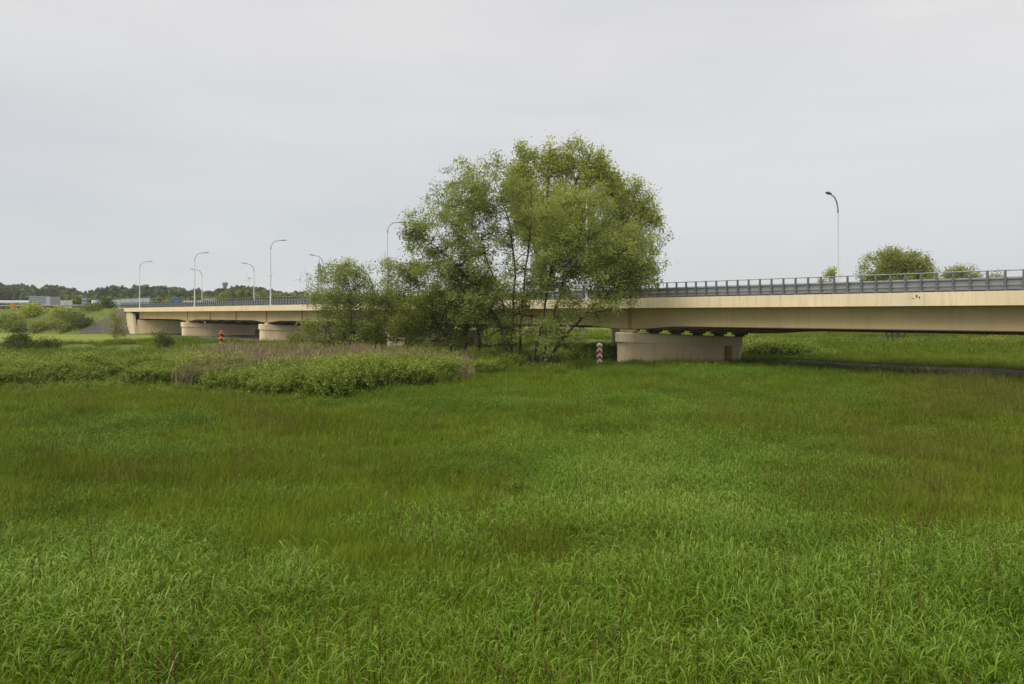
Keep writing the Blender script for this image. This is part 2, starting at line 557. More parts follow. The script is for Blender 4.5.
CT = 2.66                                 # top of the pier caps at the camera-side end
for sp in PIERS:
    q, dd = pier_near(sp); Lp = 11.6 if sp < 60 else 15.0; wd = 1.9
    nn_ = np.array([-dd[1], dd[0]])
    mb = MB()
    # wall with rounded near end, a recess, then a rounded far column
    La = Lp - 2.1
    base = stadium(q, dd, La, wd, -1.2)[:11]; base = np.concatenate([base, [[*(q + dd * La - nn_ * wd / 2), -1.2], [*(q + dd * La + nn_ * wd / 2), -1.2]]])
    top = base.copy(); top = tilt(top, q, dd, CT - .8)
    mb.loft([to_local(base), to_local(top)])
    qc = q + dd * (Lp - 1.05)
    base = stadium(qc - dd * (wd / 2 - .0) + dd * .1, dd, wd, wd, -1.2); top = tilt(base.copy(), q, dd, CT - .8)
    cc = base[:, :2] - qc; keep = (cc @ dd) > -.25
    ring = base[keep]; o_ = np.argsort(np.arctan2((ring[:, :2] - qc) @ nn_, (ring[:, :2] - qc) @ dd)); ring = ring[o_]
    top = tilt(ring.copy(), q, dd, CT - .8)
    mb.loft([to_local(ring), to_local(top)])
    a = q + dd * (La + .002); b = q + dd * (Lp - 1.35)
    ring = np.array([[*(a + nn_ * .1), -1.2], [*(b + nn_ * .1), -1.2], [*(b + nn_ * .8), -1.2], [*(a + nn_ * .8), -1.2]])
    mb.loft([to_local(ring), to_local(tilt(ring.copy(), q, dd, CT - .8))])
    po = mb.build('pier', M['pier'], br)
    mb = MB()
    c0 = tilt(stadium(q, dd, Lp, wd, 0, ex=.16), q, dd, CT - .797); c1 = tilt(stadium(q, dd, Lp, wd, 0, ex=.16), q, dd, CT - .08); c2 = tilt(stadium(q, dd, Lp, wd, 0, ex=.08), q, dd, CT)
    mb.loft([to_local(c0), to_local(c1), to_local(c2)])
    co = mb.build('pier_cap', M['cap'], po)
    for k in range(6 if sp < 60 else 7):
        gp = GP[k]; s_, t = pier_s(sp, gp)
        zb = CT - .042 * t + .004; zt = 2.98 - .075 + (-XF * gp + XF * 1.5) - .004
        mb = MB()
        for (h0, h1, a) in ((zb, zb + (zt - zb) * .5, .34), (zb + (zt - zb) * .5 + .001, zt, .62)):
            mb.box(lc(s_ - a, gp - .3, h0), lc(s_ + a, gp + .3, h1))
        mb.build('bearing', M['cap'] if k == 0 else M['bearing'], co)  # end bearing takes the pale cap colour to look lit, others stay dark

# dark spalled patch on the edge beam at right
mb = MB(); rr = np.random.default_rng(9)
for (cs_, cz, a_, b_) in ((-22.3, 5.28, .06, .10), (-22.45, 5.2, .04, .11), (-22.1, 5.15, .07, .03)):
    pl = []
    for k in range(9):
        an_ = k * 2 * PI / 9; r_ = rr.uniform(.6, 1.2); pl.append(lc(cs_ + math.cos(an_) * a_ * r_, .006 + (cz - 4.69) * .0247 - .012, cz + math.sin(an_) * b_ * r_))
    mb.add(pl, [tuple(range(9))])
mb.build('spalled_patch', M['flange'], br)
# far abutment with its wing wall
q = B(125, .9)[:2]; dd = np.array([.966, .259]); nb = np.array([-.259, .966])
mb = MB()
f0 = [q, q + dd * 13, q + dd * 13 + nb * 3, q + nb * 3]
mb.loft([to_local(np.array([(p[0], p[1], -.5) for p in f0])), to_local(np.array([(p[0], p[1], 3.0 - .4 * (k in (1, 2))) for k, p in enumerate(f0)]))])
ab = mb.build('abutment', M['pier'], br)
mb = MB()
prof = [(124.6, -.4), (127.4, -.4), (134.0, 4.66), (134.0, 4.68), (128.4, 4.68), (126.3, 4.2), (125.7, 2.9)]
mb.loft([[lc(s, .35, z) for s, z in prof], [lc(s, .86, z) for s, z in prof]])
mb.build('wing_wall', M['fascia'], ab)

# railings: handrail and corrugated beams, posts as sub-parts
PITCH = .84


def railing(p, z0, posts):
    mb = MB()
    mb.tube([lc(S0, p + .02, z0 + 1.16), lc(S1 + 1, p + .02, z0 + 1.16)], .035, 6)
    prof = [(.0, .80), (-.07, .74), (-.07, .68), (.0, .61), (.0, .44), (-.07, .40), (-.07, .33), (.0, .27), (.0, .14)]
    prof2 = [(a + .015, b) for a, b in prof[::-1]]
    mb.loft([[lc(s, p + .10 + a, z0 + b) for a, b in prof + prof2] for s in (S0, S1 + 1)])
    r = mb.build('railing', M['rail'], br)
    sb = MB(); sb.box(lc(S0, p + .125, z0 + .45), lc(S1 + .9, p + .15, z0 + .60)); sb.box(lc(S0, p + .125, z0 + .15), lc(S1 + .9, p + .15, z0 + .26)); sb.build('valley_shade_strip', M['railpost'], r)  # dark strips added to imitate shade in the beam's valleys
    pm = MB(); pm.box((-.055, -.07, 0), (.055, .05, 1.18)); pm.box((-.1, -.1, 0), (.1, .1, .02))
    if posts:
        me = None
        n_all = int((S1 - S0) / PITCH)
        first = int((-31 - S0) / PITCH)
        rest = MB()
        for k in range(n_all + 1):
            s = S0 + k * PITCH
            if first <= k < first + 98:
                if me is None:
                    o = pm.build('railing_post', M['railpost'], r, bevel=.006); me = o
                else:
                    o = me.copy(); COL.objects.link(o); o.parent = r
                o.location = lc(s, p, z0)
            else:
                c = np.array(lc(s, p, z0))
                rest.box(c + (-.055, -.07, 0), c + (.055, .05, 1.18))
        ro = rest.build('railing_posts_row', M['railpost'], r); ro['kind'] = 'stuff'
    else:
        rest = MB(); s = S0
        while s < S1:
            c = np.array(lc(s, p, z0)); rest.box(c + (-.055, -.07, 0), c + (.055, .05, 1.18)); s += PITCH * 2
        ro = rest.build('railing_posts_row', M['railpost'], r); ro['kind'] = 'stuff'


mb = MB()
prof = [(2.42, 5.40), (2.3, 5.46), (2.3, 5.52), (2.42, 5.58), (2.3, 5.64), (2.3, 5.70), (2.42, 5.76), (2.44, 5.76), (2.32, 5.70), (2.32, 5.64), (2.44, 5.58), (2.32, 5.52), (2.32, 5.46), (2.44, 5.40)]
prism(mb, prof, S0, S1)
s_ = S0
while s_ < S1: mb.box(lc(s_ - .05, 2.45, 4.95), lc(s_ + .05, 2.56, 5.74)); s_ += 2.0
mb.build('inner_barrier', M['rail'], br)
railing(.22, 5.5, True)
railing(13.7, 5.52 - XF * 14, False)


# ------------------------------------------------------------------ street lamps on the bridge
def make_lamp():
    root = empty('street_lamp', (0, 0, 0))
    mb = MB()
    H = 9.75; pts = [(0, 0, 0), (0, 0, 2.6), (0, 0, 2.62), (0, 0, H - 1.5)]; rad = [.11, .10, .085, .066]
    for k in range(1, 9):
        a = PI / 2 * k / 8
        pts.append((1.25 * (1 - math.cos(a)), 0, H - 1.5 + 1.35 * math.sin(a))); rad.append(.065 - .002 * k)
    pts.append((1.7, 0, H - .08)); rad.append(.05)
    mb.tube(pts[:4], rad[:4], 12)
    mb.box((-.2, -.2, -.02), (.2, .2, .03))
    mb.build('pole', M['polewhite'], root)
    mb = MB(); mb.tube(pts[3:], rad[3:], 12); mb.build('arm', M['pole'], root, smooth=True)
    mb = MB()
    rings = []
    for x, w, h in ((1.62, .05, .04), (1.75, .14, .08), (2.1, .19, .10), (2.45, .15, .07), (2.55, .04, .02)):
        z = H - .08 + (x - 1.62) * .1
        rings.append([(x, -w, z - h * .6), (x, w, z - h * .6), (x, w * .8, z + h * .5), (x, 0, z + h), (x, -w * .8, z + h * .5)])
    mb.loft(rings)
    mb.build('lamp_head', M['lamphead'], root)
    return root


def copy_thing(root):
    c = root.copy(); COL.objects.link(c)
    for ch in root.children:
        d_ = ch.copy(); COL.objects.link(d_); d_.parent = c
        for g_ in ch.children:
            e_ = g_.copy(); COL.objects.link(e_); e_.parent = d_
    return c


lamp0 = make_lamp(); used = False
an = math.atan2(N[1], N[0])
near = [(139, 141.9, 'leftmost tall street lamp, on the near edge of the bridge beside the abutment'),
        (194, 121.1, 'tall street lamp on the near bridge edge, above the second pier from the left'),
        (270, 100.6, 'tall street lamp on the near bridge edge, left of the small leafy trees'),
        (387, 80.4, 'street lamp whose arm rises above the small trees left of the big willow'),
        (587, 59.2, 'street lamp half hidden inside the big tree crown')]
far = [(202, 154.0, 'shortest street lamp, arm to the left, on the far bridge edge behind a taller lamp'),
       (254, 135.6, 'street lamp with arm to the left, on the far bridge edge by a wind turbine'),
       (323, 117.0, 'street lamp on the far bridge edge rising behind a small leafy tree'),
       (838, 57.9, 'lone street lamp at right on the far bridge edge, arm to the left')]
for lst, side in ((near, 0), (far, 1)):
    for px, dpt, lab in lst:
        o = lamp0 if not used else copy_thing(lamp0); used = True
        x = (px - 512) / F * dpt
        o.location = (x, dpt + (.25 if side == 0 else 0), 5.52 if side == 0 else 5.0)
        o.rotation_euler = (0, 0, an if side == 0 else an + PI)
        if side: o.scale = (1, 1, .945)
        tag(o, lab, 'street lamp', 'street lamps along the bridge')

# ------------------------------------------------------------------ border posts
def border_post(px, py, dpt, H, wd, cols, label):
    p = W(px, py, dpt); x, y = p[0], p[1]
    z = float(gz(x, y))
    root = empty('border_post', (x, y, z - .05))
    tag(root, label, 'border post')
    r = wd * .7071
    cs = [(0, -r), (r, 0), (0, r), (-r, 0)]; low = [1, 0, 1, 0]
    rise = .27; band = .225
    mb = MB()
    names = list(cols)
    for f in range(4):
        a, b = cs[f], cs[(f + 1) % 4]; ra, rb = low[f] * rise, low[(f + 1) % 4] * rise
        k = -2
        while k * band < H:
            zs = [min(max(k * band + ra, 0), H), min(max(k * band + rb, 0), H), min(max((k + 1) * band + rb, 0), H), min(max((k + 1) * band + ra, 0), H)]
            if zs[2] - zs[1] > 1e-4 or zs[3] - zs[0] > 1e-4:
                mb.add([(*a, zs[0]), (*b, zs[1]), (*b, zs[2]), (*a, zs[3])], [(0, 1, 2, 3)], k % len(cols))
            k += 1
    mb.build('shaft', [M[c] for c in names], root, recalc=True)
    mb = MB(); r2 = r * 1.12
    mb.loft([[(0, -r2, H), (r2, 0, H), (0, r2, H), (-r2, 0, H)], [(0, -r2, H + .06), (r2, 0, H + .06), (0, r2, H + .06), (-r2, 0, H + .06)],
             [(0, -.01, H + .2), (.01, 0, H + .2), (0, .01, H + .2), (-.01, 0, H + .2)]])
    mb.build('cap', M['white'] if 'white' in cols else M['red'], root)
    return root


border_post(599.5, 363, 54.5, 1.72, .31, ['red', 'white'], 'white border post with red chevrons in the grass left of the near pier')
border_post(221.5, 345, 92, 1.75, .46, ['gold', 'red', 'black'], 'black, red and gold striped border post in front of the far piers')

# ------------------------------------------------------------------ concrete columns of a low viaduct seen under the girders
vd = empty('concrete_viaduct', tuple(W(578, 339, 112) * (1, 1, 0)))
tag(vd, 'low grey concrete footbridge on plain columns seen beneath the girders', 'footbridge')
for px in (507, 543, 581.5, 613.5, 650):
    c = W(px, 339, 112) - W(578, 339, 112)
    mb = MB(); mb.loft([[(c[0] + .42 * a, .42 * b, -.6) for a, b in ((-1, -1), (1, -1), (1, 1), (-1, 1))], [(c[0] + .42 * a, .42 * b, 2.75) for a, b in ((-1, -1), (1, -1), (1, 1), (-1, 1))]])
    mb.build('column', M['column'], vd, bevel=.05)
mb = MB(); mb.box((-13, -1.2, 2.753), (13.5, 1.2, 3.3)); mb.build('slab', M['column'], vd)

# small concrete blocks on the far bank
for px, py, dpt, w, lab in ((56, 351, 78, 1.5, 'pale flat concrete block in the grass right of the dark shrub at left'), (178, 347, 84, 1.6, 'pale concrete slab beside a small shrub in front of the far piers')):
    p = W(px, py, dpt); z = float(gz(p[0], p[1]))
    mb = MB(); mb.loft([[(p[0] - w / 2, dpt - .5, z - .3), (p[0] + w / 2, dpt - .5, z - .3), (p[0] + w / 2, dpt + .6, z - .3), (p[0] - w / 2, dpt + .6, z - .3)],
                        [(p[0] - w / 2 + .06, dpt - .45, z + .75), (p[0] + w / 2 - .2, dpt - .4, z + .7), (p[0] + w / 2 - .2, dpt + .5, z + .7), (p[0] - w / 2 + .1, dpt + .5, z + .78)]])
    tag(mb.build('concrete_block', M['concrete'], bevel=.04), lab, 'concrete block')

# ------------------------------------------------------------------ things on the embankment and beyond
ZT = 5.42


def at_top(px, dpt): p = W(px, 309, dpt); return p[0], dpt


x, y = at_top(37.5, 172)
t = empty('road_sign', (x, y, ZT)); tag(t, 'wide grey motorway sign seen from behind on two posts', 'road sign')
mb = MB(); mb.box((-2.15, -.06, 1.35), (2.15, .06, 3.3)); mb.build('panel', M['signgrey'], t)
mb = MB()
for zz in (1.7, 2.3, 2.9): mb.box((-2.1, -.13, zz), (2.1, -.063, zz + .1))
mb.build('cross_rails', M['signdark'], t)
for xx in (-1.4, 1.4):
    mb = MB(); mb.tube([(xx, .12, -.1), (xx, .12, 3.2)], .09, 8); mb.build('sign_post', M['pole'], t)

x, y = at_top(84.5, 176)
t = empty('road_sign', (x, y, ZT)); tag(t, 'narrow dark grey sign panel on the embankment left of a blue and white sign', 'road sign')
mb = MB(); mb.box((-.75, -.06, .7), (.75, .06, 3.3)); mb.build('panel', M['signdark'], t)
mb = MB(); mb.box((-.6, -.1, 1.5), (.6, -.063, 1.95)); mb.box((-.6, -.1, 2.35), (.6, -.063, 2.75)); mb.build('cross_rails', M['signgrey'], t)
for xx in (-.5, .5):
    mb = MB(); mb.tube([(xx, .12, -.1), (xx, .12, 3.1)], .08, 8); mb.build('sign_post', M['pole'], t)

x, y = at_top(94.5, 180)
t = empty('road_sign', (x, y, ZT)); tag(t, 'white sign with a blue top on the embankment beside the noise barrier', 'road sign')
mb = MB(); mb.box((-.75, -.06, .7), (.75, .06, 2.4)); mb.build('panel', M['white'], t)
mb = MB(); mb.box((-.85, -.06, 2.403), (.85, .06, 2.95)); mb.build('header', M['signblue'], t)
mb = MB(); mb.tube([(0, .12, -.1), (0, .12, 2.9)], .08, 8); mb.build('sign_post', M['pole'], t)

x, y = at_top(12.5, 160)
t = empty('road_sign', (x, y, 3.9)); tag(t, 'orange rectangular roadside sign standing on the embankment slope', 'road sign')
mb = MB(); mb.box((-.5, -.05, 1.5), (.5, .05, 2.8)); mb.build('panel', M['signorange'], t)
mb = MB(); mb.tube([(0, .1, -.4), (0, .1, 2.9)], .06, 8); mb.build('sign_post', M['pole'], t)


def box_truck(px, dpt, z, hh, label, rz=0.0, ln=6.0, grp=None):
    x = (px - 512) / F * dpt
    t = empty('box_truck', (x, dpt, z), rz); tag(t, label, 'truck', grp)
    mb = MB(); mb.box((-1.2, -ln / 2, .95), (1.2, ln / 2 - 1.7, hh)); mb.build('cargo_box', M['palegrey'], t, bevel=.05)
    mb = MB()
    c = ln / 2
    mb.loft([[(xx, c - 1.6, .55), (xx, c, .55), (xx, c, 1.35), (xx, c - .45, 2.25), (xx, c - 1.6, 2.35)] for xx in (-1.05, 1.05)])
    cb = mb.build('cab', M['white'], t, bevel=.05)
    mb = MB(); mb.add([(-.9, c - .03, 1.42), (.9, c - .03, 1.42), (.9, c - .41, 2.18), (-.9, c - .41, 2.18)], [(0, 1, 2, 3)]); mb.build('windscreen', M['glass'], cb)
    mb = MB(); mb.box((-1.0, -ln / 2 + .1, .6), (1.0, c - 1.7, .93)); mb.build('chassis', M['black'], t)
    for xx in (-.95, .95):
        for yy in (-ln / 2 + 1.2, c - .9):
            mb = MB(); mb.tube([(xx - .14, yy, .45), (xx + .14, yy, .45)], .45, 16); mb.build('wheel', M['tyre'], t)
        mb = MB(); mb.box((xx * .9 - .12, -ln / 2 - .03, .75), (xx * .9 + .12, -ln / 2 + .02, .9)); mb.build('tail_light', M['red'], t)
    return t


box_truck(53, 185, ZT, 3.4, 'white box truck with a dark underside on the embankment road beside the wide sign', 0)
box_truck(206.5, 160, 5.0, 2.75, 'small white truck on the bridge just right of two street lamps', ROT - PI / 2 + .95, 4.4)


def car(px, dpt, z, rz, mat, label):
    x = (px - 512) / F * dpt
    t = empty('passing_van', (x, dpt, z), rz); tag(t, label, 'van')
    mb = MB()
    prof = [(-2.3, .35), (2.3, .35), (2.35, .9), (1.7, 1.15), (1.0, 1.95), (-2.2, 2.05), (-2.35, 1.0)]
    ins = [(-2.25, .38), (2.25, .38), (2.28, .9), (1.65, 1.12), (.95, 1.9), (-2.12, 2.0), (-2.28, 1.0)]
    mb.loft([[(a, -.88, b) for a, b in ins], [(a, -.78, b) for a, b in prof], [(a, .78, b) for a, b in prof], [(a, .88, b) for a, b in ins]])
    bo = mb.build('body', mat, t)
    for yy in (-.885, .885):
        mb = MB(); mb.add([(1.45, yy, 1.2), (.95, yy, 1.75), (-2.0, yy, 1.8), (-2.1, yy, 1.2)], [(0, 1, 2, 3)]); mb.build('side_window', M['glass'], bo)
        for xx in (-1.5, 1.5):
            mb = MB(); mb.tube([(xx, yy - .1, .34), (xx, yy + .02, .34)], .34, 16); mb.build('wheel', M['tyre'], t)
    return t


car(188.5, 150, 5.05, ROT, M['white'], 'white van passing along the bridge left of the street lamps')
x = (176 - 512) / F * 170
t = empty('road_sign', (x, 170, 5.2)); tag(t, 'small blue square road sign above the bridge railing at left', 'road sign')
mb = MB(); mb.box((-.8, -.05, 1.7), (.8, .05, 2.95)); mb.build('panel', M['signblue'], t)
mb = MB(); mb.tube([(0, .1, -.2), (0, .1, 2.8)], .06, 8); mb.build('sign_post', M['pole'], t)


def wall(name, label, cat, a, b, z0, h, mat, posts=5, postmat=None):
    a = np.array(a); b = np.array(b); ln = np.linalg.norm(b - a); rz = math.atan2(b[1] - a[1], b[0] - a[0])
    t = empty(name, (a[0], a[1], z0), rz); tag(t, label, cat)
    mb = MB()
    n = posts
    for k in range(n): mb.box((ln * k / n + .1, -.06, .05), (ln * (k + 1) / n - .1, .06, h))
    mb.build('panels', mat, t)
    for k in range(n + 1):
        mb = MB(); mb.box((ln * k / n - .08, -.12, -.1), (ln * k / n + .08, .12, h + .1)); mb.build('wall_post', postmat or mat, t)


pa = W(97, 300, 215); pb = W(150, 300, 178)
wall('noise_barrier', 'long grey noise barrier wall behind the signs on the embankment', 'noise barrier', pa[:2], pb[:2], ZT - .1, 3.1, M['barrier'], 10, M['signgrey'])
pa = W(56, 300, 205); pb = W(72, 300, 205)
wall('noise_barrier', 'short pale beige barrier wall right of the white truck', 'noise barrier', pa[:2], pb[:2], ZT - .1, 3.0, M['beige'], 3, M['beige'])

# low guard rail along the embankment crest
t = empty('guard_rail', (-130, 166, ZT)); tag(t, 'thin grey guard rail along the top of the left embankment', 'guard rail')
mb = MB(); P0 = np.array([-96 + 130, 153.5 - 166]); P1 = np.array([0, 0.4]); P2 = np.array([-130, 24.4])
for a, b in ((P0, P1), (P1, P2)):
    mb.loft([[(c[0], c[1], .55), (c[0], c[1] - .06, .62), (c[0], c[1] - .06, .78), (c[0], c[1], .86)] for c in (a, b)])
mb.build('rail_beam', M['rail'], t)
for a, b, n in ((P0, P1, 9), (P1, P2, 28)):
    for k in range(n):
        c = a + (b - a) * k / n
        mb = MB(); mb.box((c[0] - .05, c[1] + .01, -.1), (c[0] + .05, c[1] + .1, .84)); mb.build('rail_post', M['railpost'], t)

# long white warehouse roof far left
x0 = W(-25, 302, 330)[0]; x1 = W(31, 302, 330)[0]
t = empty('warehouse', ((x0 + x1) / 2, 335, 0)); tag(t, 'long low white warehouse in front of the far wood at left', 'warehouse')
hw = (x1 - x0) / 2
mb = MB(); mb.box((-hw, -5, 0), (hw, 8, 9.4)); mb.build('wall', M['beige'], t)
mb = MB(); mb.loft([[(xx, -5.4, 9.403), (xx, -5.4, 9.9), (xx, 1.5, 10.9), (xx, 8.4, 9.9), (xx, 8.4, 9.403)] for xx in (-hw - .3, hw + .3)]); mb.build('roof', M['palegrey'], t)
for k in range(6):
    xx = -hw + 3 + k * (2 * hw - 6) / 5
    mb = MB(); mb.box((xx - 1.2, -5.05, 5.5), (xx + 1.2, -4.99, 7.5)); mb.build('window', M['glass'], t)

# wind turbines
def turbine(px, py, bl, rot, label):
    D_ = 1800.0; h = W(px, py, D_)
    t = empty('wind_turbine', (h[0], D_, 0)); tag(t, label, 'wind turbine', 'wind turbines on the horizon')
    zh = h[2]
    mb = MB(); mb.tube([(0, 0, -2), (0, 0, zh * .6), (0, 0, zh)], [1.5, 1.1, .75], 12); mb.build('tower', M['turbine'], t, smooth=True)
    mb = MB(); mb.box((-1.6, -4, zh - 1.5), (1.6, 5, zh + 1.8)); mb.build('nacelle', M['turbine'], t, bevel=.4)
    r = bl / F * D_
    for k in range(3):
        a = rot + k * 2 * PI / 3; ca, sa = math.cos(a), math.sin(a)
        rings = []
        for u, w in ((0, .7), (.12, 1.0), (.4, .8), (.75, .55), (1, .25)):
            c = np.array([ca * r * u, -5, zh + sa * r * u]); n_ = np.array([-sa, 0, ca])
            rings.append([c - n_ * w, c + np.array([0, -.4, 0]), c + n_ * w, c + np.array([0, .4, 0])])
        mb = MB(); mb.loft(rings); mb.build('blade', M['turbine'], t)
    mb = MB(); mb.tube([(0, -4, zh), (0, -6.4, zh)], [1.7, .5], 12); mb.build('hub', M['turbine'], t)


turbine(249.3, 278, 6.5, 2.1, 'small wind turbine standing just left of a lamp on the far bridge edge')
turbine(270.8, 276.5, 6.0, .9, 'wind turbine almost hidden behind a tall street lamp pole')
turbine(300, 279.5, 8.0, 1.25, 'lower wind turbine of the pair left of the small leafy trees')
turbine(306.5, 273.5, 8.0, 1.75, 'higher wind turbine of the pair left of the small leafy trees')

# water tower and lattice mast
h = W(225, 282, 520)
t = empty('water_tower', (h[0], 520, 0)); tag(t, 'dark mushroom shaped water tower above the far wood', 'water tower')
mb = MB(); mb.tube([(0, 0, -1), (0, 0, h[2] - 5)], [1.1, .85], 14); mb.build('shaft', M['steel'], t, smooth=True)
mb = MB(); mb.tube([(0, 0, h[2] - 5.2), (0, 0, h[2] - 1.6), (0, 0, h[2] - .8), (0, 0, h[2])], [.9, 2.1, 2.1, 1.3], 16); mb.build('tank', M['steel'], t)
h = W(319.5, 258, 500)
t = empty('lattice_mast', (h[0], 500, 0)); tag(t, 'grey lattice radio mast behind the small leafy tree', 'radio mast')
mb = MB(); Hm = h[2]
cs = ((-1, -1), (1, -1), (1, 1), (-1, 1))
def lw(z): return 2.4 * (1 - z / (Hm * 1.02)) + .18
nz = 16
for a, b in cs: mb.tube([(a * lw(0), b * lw(0), 0), (a * lw(Hm - 4), b * lw(Hm - 4), Hm - 4)], .16, 5)
for k in range(nz):
    z0 = (Hm - 4) * k / nz; z1 = (Hm - 4) * (k + 1) / nz
    for j in range(4):
        a = cs[j]; b = cs[(j + 1) % 4]
        mb.tube([(a[0] * lw(z0), a[1] * lw(z0), z0), (b[0] * lw(z1), b[1] * lw(z1), z1)], .1, 4)
        mb.tube([(b[0] * lw(z0), b[1] * lw(z0), z0), (a[0] * lw(z1), a[1] * lw(z1), z1)], .1, 4)
        mb.tube([(a[0] * lw(z1), a[1] * lw(z1), z1), (b[0] * lw(z1), b[1] * lw(z1), z1)], .1, 4)
mb.build('lattice', M['steel'], t)
for k, zz in enumerate((Hm - 5.5, Hm - 8.5)):
    mb = MB()
    for j in range(6):
        a = j * PI / 3; mb.box((math.cos(a) * 1.2 - .2, math.sin(a) * 1.2 - .2, zz - .9), (math.cos(a) * 1.2 + .2, math.sin(a) * 1.2 + .2, zz + .9))
    mb.tube([(0, 0, zz - .1), (0, 0, zz + .1)], 1.3, 12)
    mb.build('antenna_ring', M['steel'], t)
mb = MB(); mb.tube([(0, 0, Hm - 4.2), (0, 0, Hm)], [.2, .08], 6); mb.build('antenna', M['steel'], t)

# ------------------------------------------------------------------ trees
def leaves(C, per, spread, ll, lw_, rng, droop=.3, upright=0.0):
    """C: cluster centres (n,3), returns verts, quads, tint"""
    n = len(C)
    k = rng.poisson(per, n); idx = np.repeat(np.arange(n), k); m_ = len(idx)
    off = rng.normal(0, 1, (m_, 3)) * spread * np.array([1, 1, .8 + upright])
    P = C[idx] + off
    dr = rng.normal(0, 1, (m_, 3)); dr[:, 2] = dr[:, 2] * .7 - droop + upright * .6
    dr /= np.linalg.norm(dr, axis=1)[:, None] + 1e-9
    up = rng.normal(0, 1, (m_, 3)) + np.array([0, 0, .9])
    sd = np.cross(dr, up); sd /= np.linalg.norm(sd, axis=1)[:, None] + 1e-9
    s = rng.uniform(.7, 1.3, m_)[:, None]
    a = P - dr * ll * s * .5; b = P + dr * ll * s * .5
    mid = P - dr * ll * s * .05
    V = np.stack([a, mid + sd * lw_ * s * .5, b, mid - sd * lw_ * s * .5], 1).reshape(-1, 3)
    Q = np.arange(m_ * 4).reshape(-1, 4)
    ct = rng.normal(.5, .14, n)
    t = np.clip(ct[idx] + rng.normal(0, .17, m_), 0, 1)
    return V, Q, t


def curve(a, b, sag, rng, n=6):
    a = np.asarray(a, float); b = np.asarray(b, float); t = np.linspace(0, 1, n)[:, None]
    ln = np.linalg.norm(b - a)
    mid = (a + b) / 2 + np.array([0, 0, sag * ln]) + rng.normal(0, .06 * ln, 3)
    return (1 - t) ** 2 * a + 2 * t * (1 - t) * mid + t ** 2 * b


def make_tree(name, label, cat, base, stems, lobes, ncl, per, spread, ll, lw_, leafmat, bark, seed, group=None,
              r0=.16, droop=.3, upright=0.0, gap=.42, twig=.02, nlimb=26):
    """base xyz; stems: polylines in world space; lobes: (centre, radii)"""
    rng = np.random.default_rng(seed)
    root = empty(name, tuple(base)); tag(root, label, cat, group)
    base = np.asarray(base, float)
    TV, TF = [], []; n = 0

    def addt(P, R, sides=6):
        nonlocal n
        v, f = tube_np(P, R, sides); TV.append(v - base); TF.append(f + n); n += len(v)
    sk, skr = [], []
    for st in stems:
        st = np.asarray(st, float)
        tt = np.linspace(0, 1, len(st)); ts = np.linspace(0, 1, 16)
        P = np.stack([np.interp(ts, tt, st[:, k]) for k in range(3)], -1)
        for _ in range(2): P[1:-1] = (P[:-2] + 2 * P[1:-1] + P[2:]) / 4
        P[1:-1] += rng.normal(0, .05, (14, 3))
        R = r0 * (1 - ts * .82) * rng.uniform(.8, 1.15)
        addt(P, R, 8); sk.append(P[4:]); skr.append(R[4:])
    sk = np.concatenate(sk); skr = np.concatenate(skr)
    vol = np.array([r[0] * r[1] * r[2] for c, r in lobes]) ** .8; vol /= vol.sum()
    C = []
    while len(C) < ncl:
        li = rng.choice(len(lobes), p=vol); c, r = lobes[li]
        d_ = rng.normal(0, 1, 3); d_ /= np.linalg.norm(d_); u = rng.uniform(0, 1) ** (1 / 2.6)
        p = np.asarray(c) + d_ * np.asarray(r) * u
        g_ = vnoise(p[0] * .55 + p[2] * .2, p[2] * .55 + p[1] * .5, seed)
        if g_ < gap and rng.uniform() < .8: continue
        C.append(p)
    C = np.array(C)
    li = rng.choice(len(C), min(nlimb, len(C)), replace=False)
    lk, lr = [sk], [skr]
    for i_ in li:
        p = C[i_]
        dd_ = np.linalg.norm(sk - p, axis=1) + np.clip(sk[:, 2] - p[2] + .6, 0, None) * 1.5
        j = int(np.argmin(dd_)); P = curve(sk[j], p, .06, rng, 8)
        rr = min(skr[j] * .7, .09)
        R = np.linspace(rr, .015, 8); addt(P, R, 6); lk.append(P[2:]); lr.append(R[2:])
    lk = np.concatenate(lk); lr = np.concatenate(lr)
    for p in C:
        dd_ = np.linalg.norm(lk - p, axis=1) + np.clip(lk[:, 2] - p[2], 0, None) * .8
        j = int(np.argmin(dd_)); P = curve(lk[j], p, .04, rng, 5)
        addt(P, np.linspace(min(lr[j] * .8, twig * 1.6), .006, 5), 4)
    quads_object('trunk', np.concatenate(TV), np.concatenate(TF), bark, root, smooth=True)
    Vl, Ql, tl = leaves(C, per, spread, ll, lw_, rng, droop, upright)
    quads_object('crown', Vl - base, Ql, leafmat, root, tl)
    return root


def lobe(px, py, rx, ry, dpt, rd=None):
    c = W(px, py, dpt); k = dpt / F
    return (c, (rx * k, (rd or rx) * k, ry * k))


def stem(dpt, pts, dd=0.0):
    out = []
    for i_, (px, py) in enumerate(pts):
        out.append(W(px, py, dpt + dd * i_ / max(1, len(pts) - 1)))
    out[0][2] = float(gz(out[0][0], out[0][1])) - .2
    return out


def gbase(px, dpt):
    x = (px - 512) / F * dpt
    return (x, dpt, float(gz(x, dpt)))


TG = 'trees in front of the bridge'
